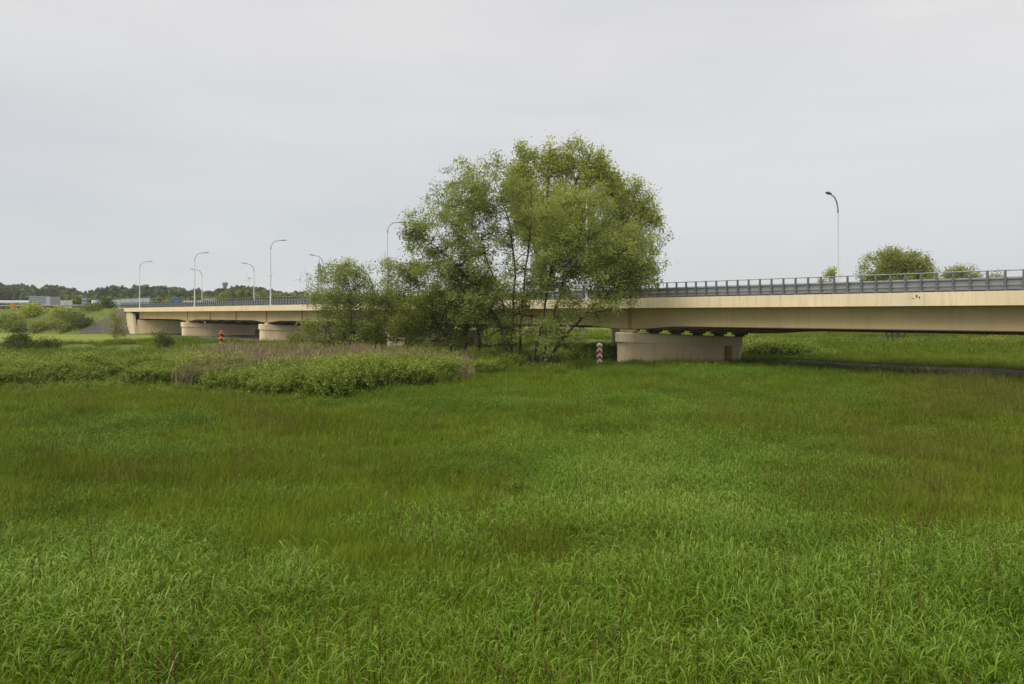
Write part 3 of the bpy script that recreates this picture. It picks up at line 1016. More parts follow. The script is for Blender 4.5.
# big willow, left half
make_tree('willow_tree', 'broad light green willow with several slender stems in front of the bridge', 'tree', gbase(513, 53),
          [stem(53, [(505, 368), (508, 330), (500, 290), (478, 235), (458, 200)], 1),
           stem(53, [(512, 368), (513, 320), (516, 270), (508, 215), (492, 170)], 2),
           stem(53, [(518, 368), (521, 320), (526, 260), (532, 215), (530, 190)], -1),
           stem(53, [(510, 368), (500, 320), (470, 280), (440, 250), (420, 235)], -2)],
          [lobe(495, 180, 30, 28, 53), lobe(478, 190, 38, 32, 53), lobe(455, 215, 44, 34, 53), lobe(425, 233, 24, 26, 53), lobe(420, 240, 16, 18, 53),
           lobe(475, 250, 46, 40, 53), lobe(520, 235, 32, 60, 53), lobe(505, 285, 36, 30, 53), lobe(445, 272, 32, 26, 53), lobe(470, 300, 34, 24, 53), lobe(412, 228, 12, 12, 53), lobe(522, 322, 24, 22, 53), lobe(495, 330, 24, 16, 53), lobe(535, 280, 22, 34, 53)],
          960, 54, .27, .20, .085, M['willow'], M['bark'], 11, TG, r0=.115)
# big willow, right half, leaning stems
make_tree('willow_tree', 'leaning willow with two dark stems spreading to the right in front of the bridge', 'tree', gbase(545, 51),
          [stem(51, [(537, 368), (552, 325), (565, 275), (580, 235), (595, 195)], 1),
           stem(51, [(540, 370), (562, 338), (590, 310), (618, 285), (648, 262)], 0),
           stem(51, [(530, 368), (542, 330), (548, 285), (556, 240), (565, 205)], 2)],
          [lobe(578, 245, 36, 30, 51), lobe(618, 250, 36, 30, 51), lobe(642, 252, 22, 24, 51), lobe(658, 246, 12, 8, 51), lobe(661, 236, 9, 11, 51), lobe(655, 268, 12, 9, 51), lobe(648, 278, 14, 10, 51), lobe(556, 325, 22, 20, 51), lobe(578, 335, 18, 10, 51), lobe(545, 345, 24, 9, 50), lobe(598, 318, 18, 8, 51), lobe(600, 280, 46, 24, 51), lobe(560, 215, 28, 24, 51), lobe(590, 200, 26, 22, 51), lobe(588, 198, 10, 10, 51),
           lobe(628, 285, 30, 18, 51), lobe(578, 305, 26, 12, 51), lobe(612, 303, 26, 12, 51), lobe(555, 262, 26, 34, 51)],
          860, 54, .27, .20, .085, M['willow'], M['bark'], 12, TG, r0=.12, gap=.5)
# dark smaller tree with dark stems left of them
make_tree('willow_tree', 'dark green bushy tree with dark crooked stems left of the tall willow', 'tree', gbase(475, 56),
          [stem(56, [(478, 366), (480, 335), (470, 300), (452, 275), (440, 262)], 1),
           stem(56, [(464, 366), (466, 335), (468, 310), (480, 285), (490, 268)], 1),
           stem(56, [(455, 366), (448, 340), (430, 315), (415, 300)], 0)],
          [lobe(430, 312, 30, 26, 56), lobe(455, 300, 34, 32, 56), lobe(485, 300, 24, 30, 56), lobe(440, 340, 34, 10, 56), lobe(412, 322, 22, 24, 56)],
          520, 58, .28, .18, .085, M['willowdark'], M['bark'], 13, TG, r0=.13)
# poplars behind the bridge
make_tree('poplar_tree', 'tall yellow green poplar rising above the willows behind the bridge', 'tree', gbase(545, 84),
          [stem(84, [(546, 350), (545, 290), (545, 235), (548, 180), (550, 150)], 0),
           stem(84, [(546, 350), (550, 280), (565, 220), (578, 175), (590, 155)], 1),
           stem(84, [(546, 350), (542, 280), (530, 220), (524, 175)], 1)],
          [lobe(524, 160, 9, 18, 84), lobe(601, 168, 10, 18, 84), lobe(613, 184, 10, 16, 84), lobe(521, 172, 7, 22, 84), lobe(534, 165, 8, 24, 84), lobe(548, 163, 9, 23, 84), lobe(562, 172, 12, 24, 84), lobe(574, 166, 12, 27, 84), lobe(588, 174, 13, 28, 84), lobe(602, 178, 8, 27, 84), lobe(610, 196, 14, 22, 84), lobe(555, 220, 45, 34, 84), lobe(520, 200, 18, 34, 84)],
          1050, 54, .38, .30, .15, M['poplar'], M['bark2'], 21, 'poplars behind the bridge', r0=.42, droop=-.1, upright=.5, gap=.34)
make_tree('poplar_tree', 'shorter poplar behind the bridge at the right side of the big crown', 'tree', gbase(618, 86),
          [stem(86, [(615, 350), (616, 290), (620, 235), (626, 195)], 0), stem(86, [(615, 350), (622, 280), (638, 225), (645, 200)], 1)],
          [lobe(624, 198, 8, 22, 86), lobe(636, 196, 9, 22, 86), lobe(648, 208, 9, 20, 86), lobe(658, 222, 8, 14, 86), lobe(622, 225, 26, 30, 86), lobe(640, 250, 18, 30, 86), lobe(610, 255, 30, 30, 86)],
          520, 54, .38, .28, .14, M['poplar'], M['bark2'], 22, 'poplars behind the bridge', r0=.34, droop=-.1, upright=.4)
# small trees left
make_tree('willow_sapling', 'small pale green bushy tree with a lopsided crown at the left end of the row', 'tree', gbase(345, 58),
          [stem(58, [(346, 364), (344, 330), (335, 300), (322, 275)], 1), stem(58, [(348, 364), (352, 325), (350, 290), (346, 266)], 0), stem(58, [(343, 364), (330, 335), (318, 320)], -1)],
          [lobe(342, 272, 20, 13, 58), lobe(326, 290, 22, 24, 58), lobe(350, 298, 28, 26, 58), lobe(318, 325, 17, 20, 58), lobe(345, 332, 32, 17, 58)],
          400, 44, .27, .18, .08, M['willow'], M['bark'], 31, TG, r0=.085)
make_tree('willow_sapling', 'small airy tree with a notched top in the middle of the low row', 'tree', gbase(378, 59),
          [stem(59, [(376, 364), (375, 325), (372, 290), (368, 266)], 0), stem(59, [(379, 364), (384, 320), (388, 285), (390, 262)], 1)],
          [lobe(368, 278, 16, 16, 59), lobe(389, 272, 15, 15, 59), lobe(380, 300, 26, 22, 59), lobe(372, 328, 28, 18, 59)],
          310, 44, .27, .18, .08, M['willow'], M['bark'], 32, TG, r0=.08)
make_tree('willow_sapling', 'small round topped tree between the airy tree and the dark bushy tree', 'tree', gbase(412, 61),
          [stem(61, [(412, 364), (411, 325), (410, 290), (412, 266)], 0), stem(61, [(409, 364), (404, 330), (400, 305)], 1)],
          [lobe(412, 276, 18, 17, 61), lobe(408, 300, 22, 22, 61), lobe(404, 330, 22, 16, 61)],
          300, 48, .28, .18, .085, M['willowdark'], M['bark'], 33, TG, r0=.085)
# trees beyond the bridge at right
RG = 'trees beyond the bridge at right'
make_tree('round_tree', 'broad round olive green tree above the right hand railing', 'tree', gbase(900, 112),
          [stem(112, [(893, 340), (890, 300), (884, 265)], 0), stem(112, [(895, 340), (900, 300), (908, 262)], 1), stem(112, [(897, 340), (915, 305), (928, 280)], 1), stem(112, [(892, 340), (878, 305), (870, 278)], -1)],
          [lobe(885, 266, 22, 17, 112), lobe(908, 268, 24, 15, 112), lobe(900, 285, 38, 18, 112), lobe(872, 276, 12, 14, 112), lobe(926, 278, 12, 10, 112), lobe(895, 262, 26, 12, 112)],
          680, 48, .42, .32, .16, M['olive'], M['bark2'], 41, RG, r0=.25, upright=.3, droop=0)
make_tree('round_tree', 'second olive tree, lower, above the railing near the right edge', 'tree', gbase(965, 128),
          [stem(128, [(962, 335), (960, 300), (955, 275)], 0), stem(128, [(965, 335), (972, 300), (982, 280)], 1)],
          [lobe(962, 279, 18, 13, 128), lobe(985, 283, 18, 10, 128), lobe(970, 293, 32, 12, 128), lobe(950, 277, 10, 10, 128)],
          460, 48, .42, .34, .17, M['olive'], M['bark2'], 42, RG, r0=.25, upright=.3, droop=0)
make_tree('narrow_tree', 'small narrow bright green tree beside the lone street lamp at right', 'tree', gbase(829, 130),
          [stem(130, [(829, 335), (829, 300), (830, 274)], 0)],
          [lobe(832, 276, 6, 8, 130), lobe(826, 283, 7, 9, 130), lobe(829, 298, 9, 12, 130)],
          110, 44, .4, .32, .16, M['poplar'], M['bark2'], 43, RG, r0=.2)
# lone sapling by the abutment
make_tree('young_tree', 'thin sparse young tree with a guard at its foot before the gravel slope', 'tree', gbase(115, 92),
          [stem(92, [(115, 347), (115.5, 330), (115, 310)], 0)],
          [lobe(115, 315, 5, 10, 92), lobe(115, 325, 11, 10, 92), lobe(118, 333, 7, 6, 92)],
          170, 15, .3, .17, .08, M['olive'], M['bark2'], 51, None, r0=.045)

# shrubs
SH = {}


def shrub(label, px, dpt, wpx, ytop, mat, seed, group, ybase=None, ncl=70, per=34):
    x = (px - 512) / F * dpt
    if ybase is None: z = float(gz(x, dpt)); 
    else: z = W(px, ybase, dpt)[2]
    zt = W(px, ytop, dpt)[2]; h_ = zt - z; w_ = wpx / 2 / F * dpt
    b_ = (x, dpt, z)
    rr = np.random.default_rng(seed)
    sts = [[(x + rr.normal(0, .1), dpt, z - .2), (x + rr.normal(0, w_ * .3), dpt + rr.normal(0, .3), z + h_ * .5), (x + rr.normal(0, w_ * .45), dpt + rr.normal(0, .5), z + h_ * .9)] for _ in range(4)]
    lb = []
    for k in range(5):
        lb.append(((x + rr.uniform(-.6, .6) * w_, dpt + rr.uniform(-.5, .5) * w_, z + h_ * rr.uniform(.3, .72)), (w_ * rr.uniform(.4, .6), w_ * .5, h_ * rr.uniform(.25, .34))))
    lb.append(((x, dpt, z + h_ * .4), (w_ * .75, w_ * .7, h_ * .42)))
    k = dpt / 60
    return make_tree('shrub', label, 'shrub', b_, sts, lb, ncl, per, .2 * k * 1.2, .17 * k, .09 * k, mat, M['bark'], seed, group, r0=.05, nlimb=10, gap=.3)


shrub('larger dark shrub of two side by side in low grass at far left', 24, 74, 40, 331, M['deepshrub'], 61, 'shrubs on the far river bank', ncl=190, per=40)
shrub('lower dark shrub touching the larger one at its right', 48, 75, 26, 337, M['deepshrub'], 62, 'shrubs on the far river bank', ncl=120, per=40)
shrub('small green shrub beside a pale slab before the far piers', 165, 86, 24, 331, M['deepshrub'], 63, 'shrubs on the far river bank', ncl=110, per=38)
shrub('low shrub growing against the pier left of the small leafy trees', 296, 92, 34, 331, M['shrub'], 64, 'shrubs on the far river bank')
# bushes on the embankment slope
EG = 'bushes on the left embankment slope'
bsh = [(-14, 325, 12, 'shrub', 30, 'yellowish bush at the very left edge, low on the embankment'),
       (6, 322, 16, 'olive', 26, 'pale bush low on the embankment under the orange sign'),
       (18, 329, 15, 'shrub', 28, 'green bush at the embankment foot right of the orange sign'),
       (38, 315, 21, 'poplar', 26, 'bright yellow green round bush high on the slope below the wide grey sign'),
       (42, 329, 15, 'olive', 26, 'olive bush at the slope foot below the bright round bush'),
       (57, 328, 19, 'olive', 32, 'pale loose bush in the middle of the slope below the white truck'),
       (64, 317, 22, 'poplar', 24, 'yellowish upright bush high on the slope below the beige wall'),
       (72, 322, 23, 'willowdark', 26, 'dark bush halfway up the slope left of the gravel'),
       (68, 331, 13, 'shrub', 20, 'small green bush at the slope foot left of the gravel'),
       (82, 329, 28, 'deepshrub', 22, 'large dark bush at the lower left corner of the gravel slope'),
       (92, 315, 24, 'shrub', 30, 'green bush near the top of the slope below the blue and white sign'),
       (106, 311, 24, 'deepshrub', 24, 'dark bush at the top of the slope beside the gravel crest')]
for k, (px, yb, hp, mt, wp, lab) in enumerate(bsh):
    dpt = 143 + (332 - yb) * .55 + (max(0, 95 - px)) * .06
    shrub(lab, px, dpt, wp * 1.0, yb - hp * .5, M[mt], 70 + k, EG, ybase=yb + 2, ncl=60, per=30)

# far woods: one mass of crowns each
def wood(name, prof, d0, d1, mat, seed, step, cw, label, ybot=306, nq=420, ls=1.3):
    rng = np.random.default_rng(seed)
    Vs, Qs, Ts, n = [], [], [], 0
    x = prof[0][0]
    px_ = np.array([p[0] for p in prof]); py_ = np.array([p[1] for p in prof])
    TV = []
    while x < prof[-1][0]:
        dpt = rng.uniform(d0, d1); yt = np.interp(x, px_, py_) + rng.uniform(-1.2, 2.4)
        top = W(x, yt, dpt); w_ = cw * rng.uniform(.7, 1.35) / F * dpt
        hh = top[2] * .62
        for part in range(4):
            c = np.array([top[0] + rng.normal(0, w_ * .45), dpt + rng.normal(0, w_ * .4), top[2] - hh * rng.uniform(.25, .8)])
            if part == 0: c = np.array([top[0], dpt, top[2] - hh * .3])
            m_ = nq // 4
            d_ = rng.normal(0, 1, (m_, 3)); d_ /= np.linalg.norm(d_, axis=1)[:, None]
            P = c + d_ * np.array([w_ * .62, w_ * .62, hh * .3]) * rng.uniform(.3, 1, (m_, 1)) ** .5
            a = rng.normal(0, 1, (m_, 3)); b = np.cross(a, d_ + rng.normal(0, .4, (m_, 3)))
            a /= np.linalg.norm(a, axis=1)[:, None]; b /= np.linalg.norm(b, axis=1)[:, None]
            s = ls * rng.uniform(.5, 1.2, (m_, 1))
            v = np.stack([P - a * s, P + b * s * .7, P + a * s, P - b * s * .7], 1).reshape(-1, 3)
            Vs.append(v); Qs.append(np.arange(m_ * 4).reshape(-1, 4) + n); n += m_ * 4
            Ts.append(np.clip(rng.normal(rng.uniform(.25, .75), .15, m_), 0, 1))
        tv, tf = tube_np([(top[0], dpt, -1), (top[0] + rng.normal(0, .5), dpt, top[2] * .7)], [.35, .15], 5)
        Vs.append(tv); Qs.append(tf + n); n += len(tv); Ts.append(np.zeros(len(tf)))
        x += step * rng.uniform(.5, 1.4)
    o = quads_object(name, np.concatenate(Vs), np.concatenate(Qs), mat, None, np.concatenate(Ts))
    tag(o, label, 'wood', None, 'stuff')


wood('far_wood', [(-120, 286), (0, 284), (20, 284), (40, 287), (55, 285), (70, 286), (76, 289), (86, 293), (92, 290), (100, 287), (112, 285), (130, 286), (155, 286), (175, 287), (190, 288), (205, 291), (216, 290), (228, 288), (245, 286), (262, 288), (280, 291), (300, 292), (360, 296), (520, 300)],
     395, 470, M['wood'], 101, 3.2, 7.0, 'dark band of far woodland along the horizon at left', nq=520)
wood('far_willow_row', [(55, 297), (70, 294), (85, 295), (105, 296), (160, 298), (205, 297), (222, 293), (235, 290), (255, 291), (280, 292), (300, 294), (330, 295)],
     260, 320, M['woodlight'], 102, 4.0, 7.0, 'lighter row of yellow green trees behind the bridge at left', nq=420, ls=.9)
wood('far_tree_row', [(-60, 300), (0, 303), (30, 304), (60, 301), (80, 303), (100, 306)], 232, 255, M['shrub'], 103, 5.0, 8, 'low dark bushes behind the signs on the embankment', nq=360, ls=.7)
wood('distant_wood', [(600, 306), (640, 303), (700, 304), (790, 303), (880, 300), (960, 301), (1050, 300), (1300, 300), (1700, 298)], 500, 600, M['wood'], 104, 9, 9, 'far wood hidden behind the bridge at right', nq=240, ls=1.8)
wood('bank_scrub', [(480, 333), (540, 331), (620, 332), (700, 331), (780, 333), (900, 331), (1100, 330), (1400, 328)], 170, 215, M['woodlight'], 105, 6, 12, 'pale green scrub on the far side of the meadow seen under the bridge', nq=300, ls=.6)

# ------------------------------------------------------------------ scattered ground plants (stuff)
def blade(pts, w0, rng, tilt_=0.0):
    """strip of quads along pts, tapering from w0"""
    P = np.asarray(pts, float); n = len(P)
    T = np.gradient(P, axis=0); T /= np.linalg.norm(T, axis=1)[:, None] + 1e-9
    S = np.cross(T, [0, 0, 1.0]); ln = np.linalg.norm(S, axis=1)
    az = rng.uniform(0, 2 * PI)
    S[ln < .15] = [math.cos(az), math.sin(az), 0]
    S /= np.linalg.norm(S, axis=1)[:, None] + 1e-9
    u = np.linspace(0, 1, n); wv = w0 * np.minimum(1, 1.35 * (1 - u) ** .7 + .04) * .5
    V = np.stack([P - S * wv[:, None], P + S * wv[:, None]], 1).reshape(-1, 3)
    i_ = np.arange(n - 1) * 2
    Q = np.stack([i_, i_ + 1, i_ + 3, i_ + 2], -1)
    return V, Q


class Clump:
    def __init__(self): self.V = []; self.Q = []; self.t = []; self.m = []; self.n = 0

    def add(self, V, Q, t, mi=0):
        self.V.append(V); self.Q.append(Q + self.n); self.n += len(V)
        self.t.append(np.full(len(Q), t) if np.isscalar(t) else t); self.m.append(np.full(len(Q), mi))

    def obj(self, name, mats):
        o = quads_object(name, np.concatenate(self.V), np.concatenate(self.Q), mats, None, np.concatenate(self.t), True, link=False)
        o.data.polygons.foreach_set('material_index', np.concatenate(self.m).astype(np.int32))
        return o


def arch(base, az, length, lean, bend, n=5):
    """points of an arching leaf"""
    t = np.linspace(0, 1, n); th = lean + bend * t
    ds = length / (n - 1)
    r = np.concatenate([[0], np.cumsum(np.sin(th[:-1]) * ds)]); z = np.concatenate([[0], np.cumsum(np.cos(th[:-1]) * ds)])
    return np.stack([base[0] + r * math.cos(az), base[1] + r * math.sin(az), base[2] + z], -1)


def reed_clump(seed, nst=11, R=.26, hs=1.0, ws=1.0):
    rng = np.random.default_rng(seed); c = Clump()
    for _ in range(nst):
        r = R * math.sqrt(rng.uniform()); a = rng.uniform(0, 2 * PI); bx, by = r * math.cos(a), r * math.sin(a)
        h_ = rng.uniform(.17, .40) * hs; la = rng.uniform(0, 2 * PI); ln = rng.uniform(0, .25)
        S = arch((bx, by, 0), la, h_, ln * .3, ln, 4)
        V_, Q_ = blade(S, .006 * ws, rng); c.add(V_, Q_, rng.uniform(.2, .5))
        az = rng.uniform(0, 2 * PI)
        for k in range(rng.integers(4, 7)):
            u = .25 + .75 * (k + rng.uniform(.2, 1)) / 6.0; u = min(u, 1)
            p = S[0] * (1 - u) + S[-1] * u if u < 1 else S[-1]
            az += PI * .8 + rng.normal(0, .5)
            lf = arch(p, az, rng.uniform(.07, .155) * hs, rng.uniform(.3, .9), rng.uniform(1.0, 2.6), 6)
            V_, Q_ = blade(lf, rng.uniform(.005, .0085) * ws, rng)
            t0 = rng.uniform(.25, .75); c.add(V_, Q_, np.clip(t0 + np.linspace(-.25, .5, len(Q_)), 0, 1))  # tint rises to the tip, imitating sheen on the arching blade
    return c


def fine_clump(seed, nb=75, R=.28, hs=1.0, ws=1.0, stalks=0):
    rng = np.random.default_rng(seed); c = Clump()
    for _ in range(nb):
        r = R * math.sqrt(rng.uniform()); a = rng.uniform(0, 2 * PI)
        lf = arch((r * math.cos(a), r * math.sin(a), 0), rng.uniform(0, 2 * PI), rng.uniform(.18, .44) * hs, rng.uniform(0, .4), rng.uniform(.3, 1.5), 4)
        V_, Q_ = blade(lf, rng.uniform(.003, .0065) * ws, rng)
        c.add(V_, Q_, rng.uniform(.1, .9))
    for _ in range(stalks):
        r = R * math.sqrt(rng.uniform()); a = rng.uniform(0, 2 * PI); h_ = rng.uniform(.36, .62) * hs
        P = arch((r * math.cos(a), r * math.sin(a), 0), rng.uniform(0, 2 * PI), h_, rng.uniform(0, .12), rng.uniform(0, .35), 4)
        V_, Q_ = blade(P, .0035 * ws, rng); c.add(V_, Q_, rng.uniform(.3, .8), 1)
        tdir = P[-1] - P[-2]; tdir /= np.linalg.norm(tdir)
        hl = rng.uniform(.05, .10)
        for k in range(3):
            sp = np.stack([P[-1] + tdir * hl * u + rng.normal(0, .003, 3) for u in (-.15, .2, .5, .8, 1.05)])
            V_, Q_ = blade(sp, rng.uniform(.004, .0075) * ws, rng); c.add(V_, Q_, rng.uniform(.1, .9), 1)
    return c


def dock_clump(seed, n=3):
    """sorrel spikes: reddish brown seed columns"""
    rng = np.random.default_rng(seed); c = Clump()
    for _ in range(n):
        b = rng.normal(0, .12, 2); h_ = rng.uniform(.7, 1.0)
        P = arch((b[0], b[1], 0), rng.uniform(0, 2 * PI), h_, 0, rng.uniform(0, .25), 8)
        V_, Q_ = blade(P, .007, rng); c.add(V_, Q_, .2, 1)
        for k in range(60):
            u = rng.uniform(.62, 1); p = np.array([np.interp(u, np.linspace(0, 1, 8), P[:, j]) for j in range(3)])
            d_ = rng.normal(0, 1, 3); d_ /= np.linalg.norm(d_); e = np.cross(d_, rng.normal(0, 1, 3)); e /= np.linalg.norm(e)
            p = p + d_ * .012 * rng.uniform(.3, 1.3); s = .006
            c.add(np.array([p - d_ * s, p + e * s, p + d_ * s, p - e * s]), np.array([[0, 1, 2, 3]]), rng.uniform(0, 1), 1)
    return c


def dry_clump(seed, n=7):
    """bleached arching grass stems"""
    rng = np.random.default_rng(seed); c = Clump()
    for _ in range(n):
        b = rng.normal(0, .1, 2)
        P = arch((b[0], b[1], 0), rng.uniform(0, 2 * PI), rng.uniform(.6, .85), rng.uniform(0, .25), rng.uniform(.6, 1.9), 9)
        V_, Q_ = blade(P, .003, rng); c.add(V_, Q_, rng.uniform(.6, 1.0), 0)
        sp = P[-3:]
        for k in range(3):
            V_, Q_ = blade(sp + rng.normal(0, .0015, 3), .0022, rng); c.add(V_, Q_, rng.uniform(.5, 1), 0)
    return c


def leafy_clump(seed, h_=1.5, R=.6, nst=11, nl=36, ll=.125):
    """nettle / bramble: leafy stems"""
    rng = np.random.default_rng(seed); c = Clump()
    for _ in range(nst):
        r = R * math.sqrt(rng.uniform()); a = rng.uniform(0, 2 * PI); hh = h_ * rng.uniform(.6, 1.1) * (1 - .35 * (r / R) ** 2)
        S = arch((r * math.cos(a), r * math.sin(a), 0), a, hh, rng.uniform(0, .15), rng.uniform(.1, .7), 6)
        V_, Q_ = blade(S, .014, rng); c.add(V_, Q_, .25, 0)
        for k in range(nl):
            u = (k + rng.uniform()) / nl * .92 + .08; p = np.array([np.interp(u, np.linspace(0, 1, 6), S[:, j]) for j in range(3)])
            az = rng.uniform(0, 2 * PI); el = rng.uniform(-.5, .5)
            d_ = np.array([math.cos(az) * math.cos(el), math.sin(az) * math.cos(el), math.sin(el)])
            sd = np.cross(d_, [0, 0, 1]) ; sd /= np.linalg.norm(sd); sd = sd + np.array([0, 0, rng.normal(0, .3)])
            l_ = ll * rng.uniform(.6, 1.3) * (1.1 - .4 * u); q = p + d_ * l_ * .3
            tip = q + d_ * l_ - np.array([0, 0, l_ * .25]); mid = q + d_ * l_ * .4
            c.add(np.array([q, mid + sd * l_ * .34, tip, mid - sd * l_ * .34]), np.array([[0, 1, 2, 3]]), np.clip(.2 + .55 * u + rng.normal(0, .15), 0, 1), 0)  # paler tint up the stem imitates lit tops over a dark inside
    return c


def twig_clump(seed, h_=2.0, n=26, R=.7):
    rng = np.random.default_rng(seed); c = Clump()
    for _ in range(n):
        r = R * math.sqrt(rng.uniform()); a = rng.uniform(0, 2 * PI)
        P = arch((r * math.cos(a), r * math.sin(a), 0), rng.uniform(0, 2 * PI), h_ * rng.uniform(.5, 1.1), rng.uniform(0, .25), rng.uniform(0, .6), 5)
        V_, Q_ = blade(P, .022, rng); t0 = rng.uniform(.1, .9); c.add(V_, Q_, t0, 0)
        for k in range(5):
            u = rng.uniform(.45, 1); p = np.array([np.interp(u, np.linspace(0, 1, 5), P[:, j]) for j in range(3)])
            V_, Q_ = blade(arch(p, rng.uniform(0, 2 * PI), rng.uniform(.2, .5), rng.uniform(.3, .9), .2, 3), .018, rng); c.add(V_, Q_, t0, 0)
    return c


def flower_clump(seed, h_=.8, n=40, R=.5):
    rng = np.random.default_rng(seed); c = Clump()
    for _ in range(n):
        r = R * math.sqrt(rng.uniform()); a = rng.uniform(0, 2 * PI); hh = h_ * rng.uniform(.6, 1.1)
        S = arch((r * math.cos(a), r * math.sin(a), 0), a, hh, 0, .3, 3); V_, Q_ = blade(S, .02, rng); c.add(V_, Q_, .1, 0)
        for k in range(5):
            p = S[-1] + rng.normal(0, .07, 3); d_ = rng.normal(0, 1, 3); d_ /= np.linalg.norm(d_); e = np.cross(d_, [0, 0, 1.0]); s = .06
            c.add(np.array([p - d_ * s, p + e * s, p + d_ * s, p - e * s]), np.array([[0, 1, 2, 3]]), rng.uniform(.3, 1), 0)
    return c


def scatter(name, clumps, mats, P, S, idx, tint, seed, label, cat, tiltv=.12):
    rng = np.random.default_rng(seed)
    src = bpy.data.collections.new(name + '_source')
    for k, c in enumerate(clumps):
        src.objects.link(c.obj('%s_clump_%02d' % (name, k), mats))
    me = bpy.data.meshes.new(name); n = len(P)
    me.vertices.add(n); me.vertices.foreach_set('co', np.asarray(P, np.float32).ravel())
    R = np.stack([rng.normal(0, tiltv, n), rng.normal(0, tiltv, n), rng.uniform(0, 2 * PI, n)], -1)
    a = me.attributes.new('rot', 'FLOAT_VECTOR', 'POINT'); a.data.foreach_set('vector', R.astype(np.float32).ravel())
    S = np.asarray(S); S3 = np.repeat(S[:, None], 3, 1) if S.ndim == 1 else S
    a = me.attributes.new('scl', 'FLOAT_VECTOR', 'POINT'); a.data.foreach_set('vector', S3.astype(np.float32).ravel())
    a = me.attributes.new('idx', 'INT', 'POINT'); a.data.foreach_set('value', np.asarray(idx, np.int32))
    a = me.attributes.new('ptint', 'FLOAT', 'POINT'); a.data.foreach_set('value', np.asarray(tint, np.float32))
    me.update()
    o = bpy.data.objects.new(name, me); COL.objects.link(o)
    for m_ in mats: me.materials.append(m_)
    ng = bpy.data.node_groups.new(name, 'GeometryNodeTree')
    ng.interface.new_socket('Geometry', in_out='INPUT', socket_type='NodeSocketGeometry')
    ng.interface.new_socket('Geometry', in_out='OUTPUT', socket_type='NodeSocketGeometry')
    gi = ng.nodes.new('NodeGroupInput'); go_ = ng.nodes.new('NodeGroupOutput')
    ip = ng.nodes.new('GeometryNodeInstanceOnPoints'); ci = ng.nodes.new('GeometryNodeCollectionInfo')
    ci.inputs['Collection'].default_value = src
    ci.inputs['Separate Children'].default_value = True; ci.inputs['Reset Children'].default_value = True

    def na(nm, dt):
        x_ = ng.nodes.new('GeometryNodeInputNamedAttribute'); x_.data_type = dt; x_.inputs['Name'].default_value = nm
        return [s_ for s_ in x_.outputs if s_.enabled and s_.name == 'Attribute'][0]
    ng.links.new(gi.outputs[0], ip.inputs['Points']); ng.links.new(ci.outputs[0], ip.inputs['Instance'])
    ip.inputs['Pick Instance'].default_value = True
    ng.links.new(na('idx', 'INT'), ip.inputs['Instance Index'])
    er = ng.nodes.new('FunctionNodeEulerToRotation')
    ng.links.new(na('rot', 'FLOAT_VECTOR'), er.inputs[0]); ng.links.new(er.outputs[0], ip.inputs['Rotation'])
    ng.links.new(na('scl', 'FLOAT_VECTOR'), ip.inputs['Scale'])
    ng.links.new(ip.outputs[0], go_.inputs[0])
    md = o.modifiers.new('scatter', 'NODES'); md.node_group = ng
    tag(o, label, cat, None, 'stuff')
    return o


def wedge(d0, d1, dens, rng, half=1.15, margin=6.0):
    """random points in the camera's wedge between two depths"""
    w1 = half * d1 + margin; area = (d1 - d0) * 2 * w1; n = int(area * dens)
    y = rng.uniform(d0, d1, n); x = rng.uniform(-w1, w1, n)
    k = np.abs(x) < half * y + margin
    return x[k], y[k]


def pix(x, y):
    """pixel where the ground point at (x, y) shows"""
    z = gz(x, y); return 512 + F * x / y, HZ + F * (EYE - z - .3) / y


# meadow fields: where the broad bladed reed grass grows lush, where the seed stalks stand
def reedness(x, y):
    px, py = pix(x, y)
    r = np.zeros_like(x)
    for cx, cy, rx, ry, a in ((60, 610, 190, 75, 1), (300, 590, 130, 40, .7), (440, 530, 120, 22, .7), (300, 490, 90, 12, .55), (160, 420, 120, 10, .5), (690, 480, 200, 60, 1.1), (900, 610, 230, 85, 1.1), (560, 640, 120, 50, .6), (650, 405, 130, 28, .8), (560, 460, 110, 35, .7),
                              (120, 450, 90, 22, .5), (470, 400, 100, 20, .6), (800, 385, 80, 14, .5), (400, 660, 120, 35, .6), (700, 370, 160, 10, .9), (900, 430, 60, 15, .5), (250, 640, 120, 50, .5), (860, 400, 50, 10, .6)):
        r = np.maximum(r, a * np.exp(-((px - cx) / rx) ** 2 - ((py - cy) / ry) ** 2))
    return np.clip(r + .9 * (fbm(x * .5, y * .5, 40) - .5) + .5 * (fbm(x * 1.7, y * 1.7, 44) - .5), 0, 1)


def browniness(x, y):
    px, py = pix(x, y)
    r = np.zeros_like(x)
    for cx, cy, rx, ry, a in ((900, 460, 190, 55, 1), (740, 425, 190, 28, .9), (960, 400, 170, 28, .9), (330, 460, 150, 26, .55), (60, 480, 140, 50, .5), (480, 425, 90, 18, .5), (260, 500, 90, 16, .4), (900, 530, 120, 22, .5), (300, 430, 120, 25, .4), (620, 620, 80, 30, .25)):
        r = np.maximum(r, a * np.exp(-((px - cx) / rx) ** 2 - ((py - cy) / ry) ** 2))
    return np.clip(.5 * r + .7 * (fbm(x * .35, y * .35, 50) - .5) + .5 * (fbm(x * 1.3, y * 1.3, 53) - .5), 0, 1)


def clear_of_built(x, y):
    d_ = np.stack([x, y], -1) - A0; s = d_ @ U; p = d_ @ N
    ok = ~((s > -70) & (s < -9) & (p > 8.0) & (p < 14.3))
    for sp in PIERS:
        q_, dd_ = pier_near(sp); w_ = np.stack([x, y], -1) - q_; t_ = w_ @ dd_; o_ = np.abs(w_ @ np.array([-dd_[1], dd_[0]]))
        ok &= ~((t_ > -.1) & (t_ < 12.1) & (o_ < 1.05))
    ok &= ~((s > 61) & (s < 105) & (p > -2.5) & (p < 16))
    ok &= np.abs(river_q(x, y)) > 7
    return ok


rng = np.random.default_rng(77)
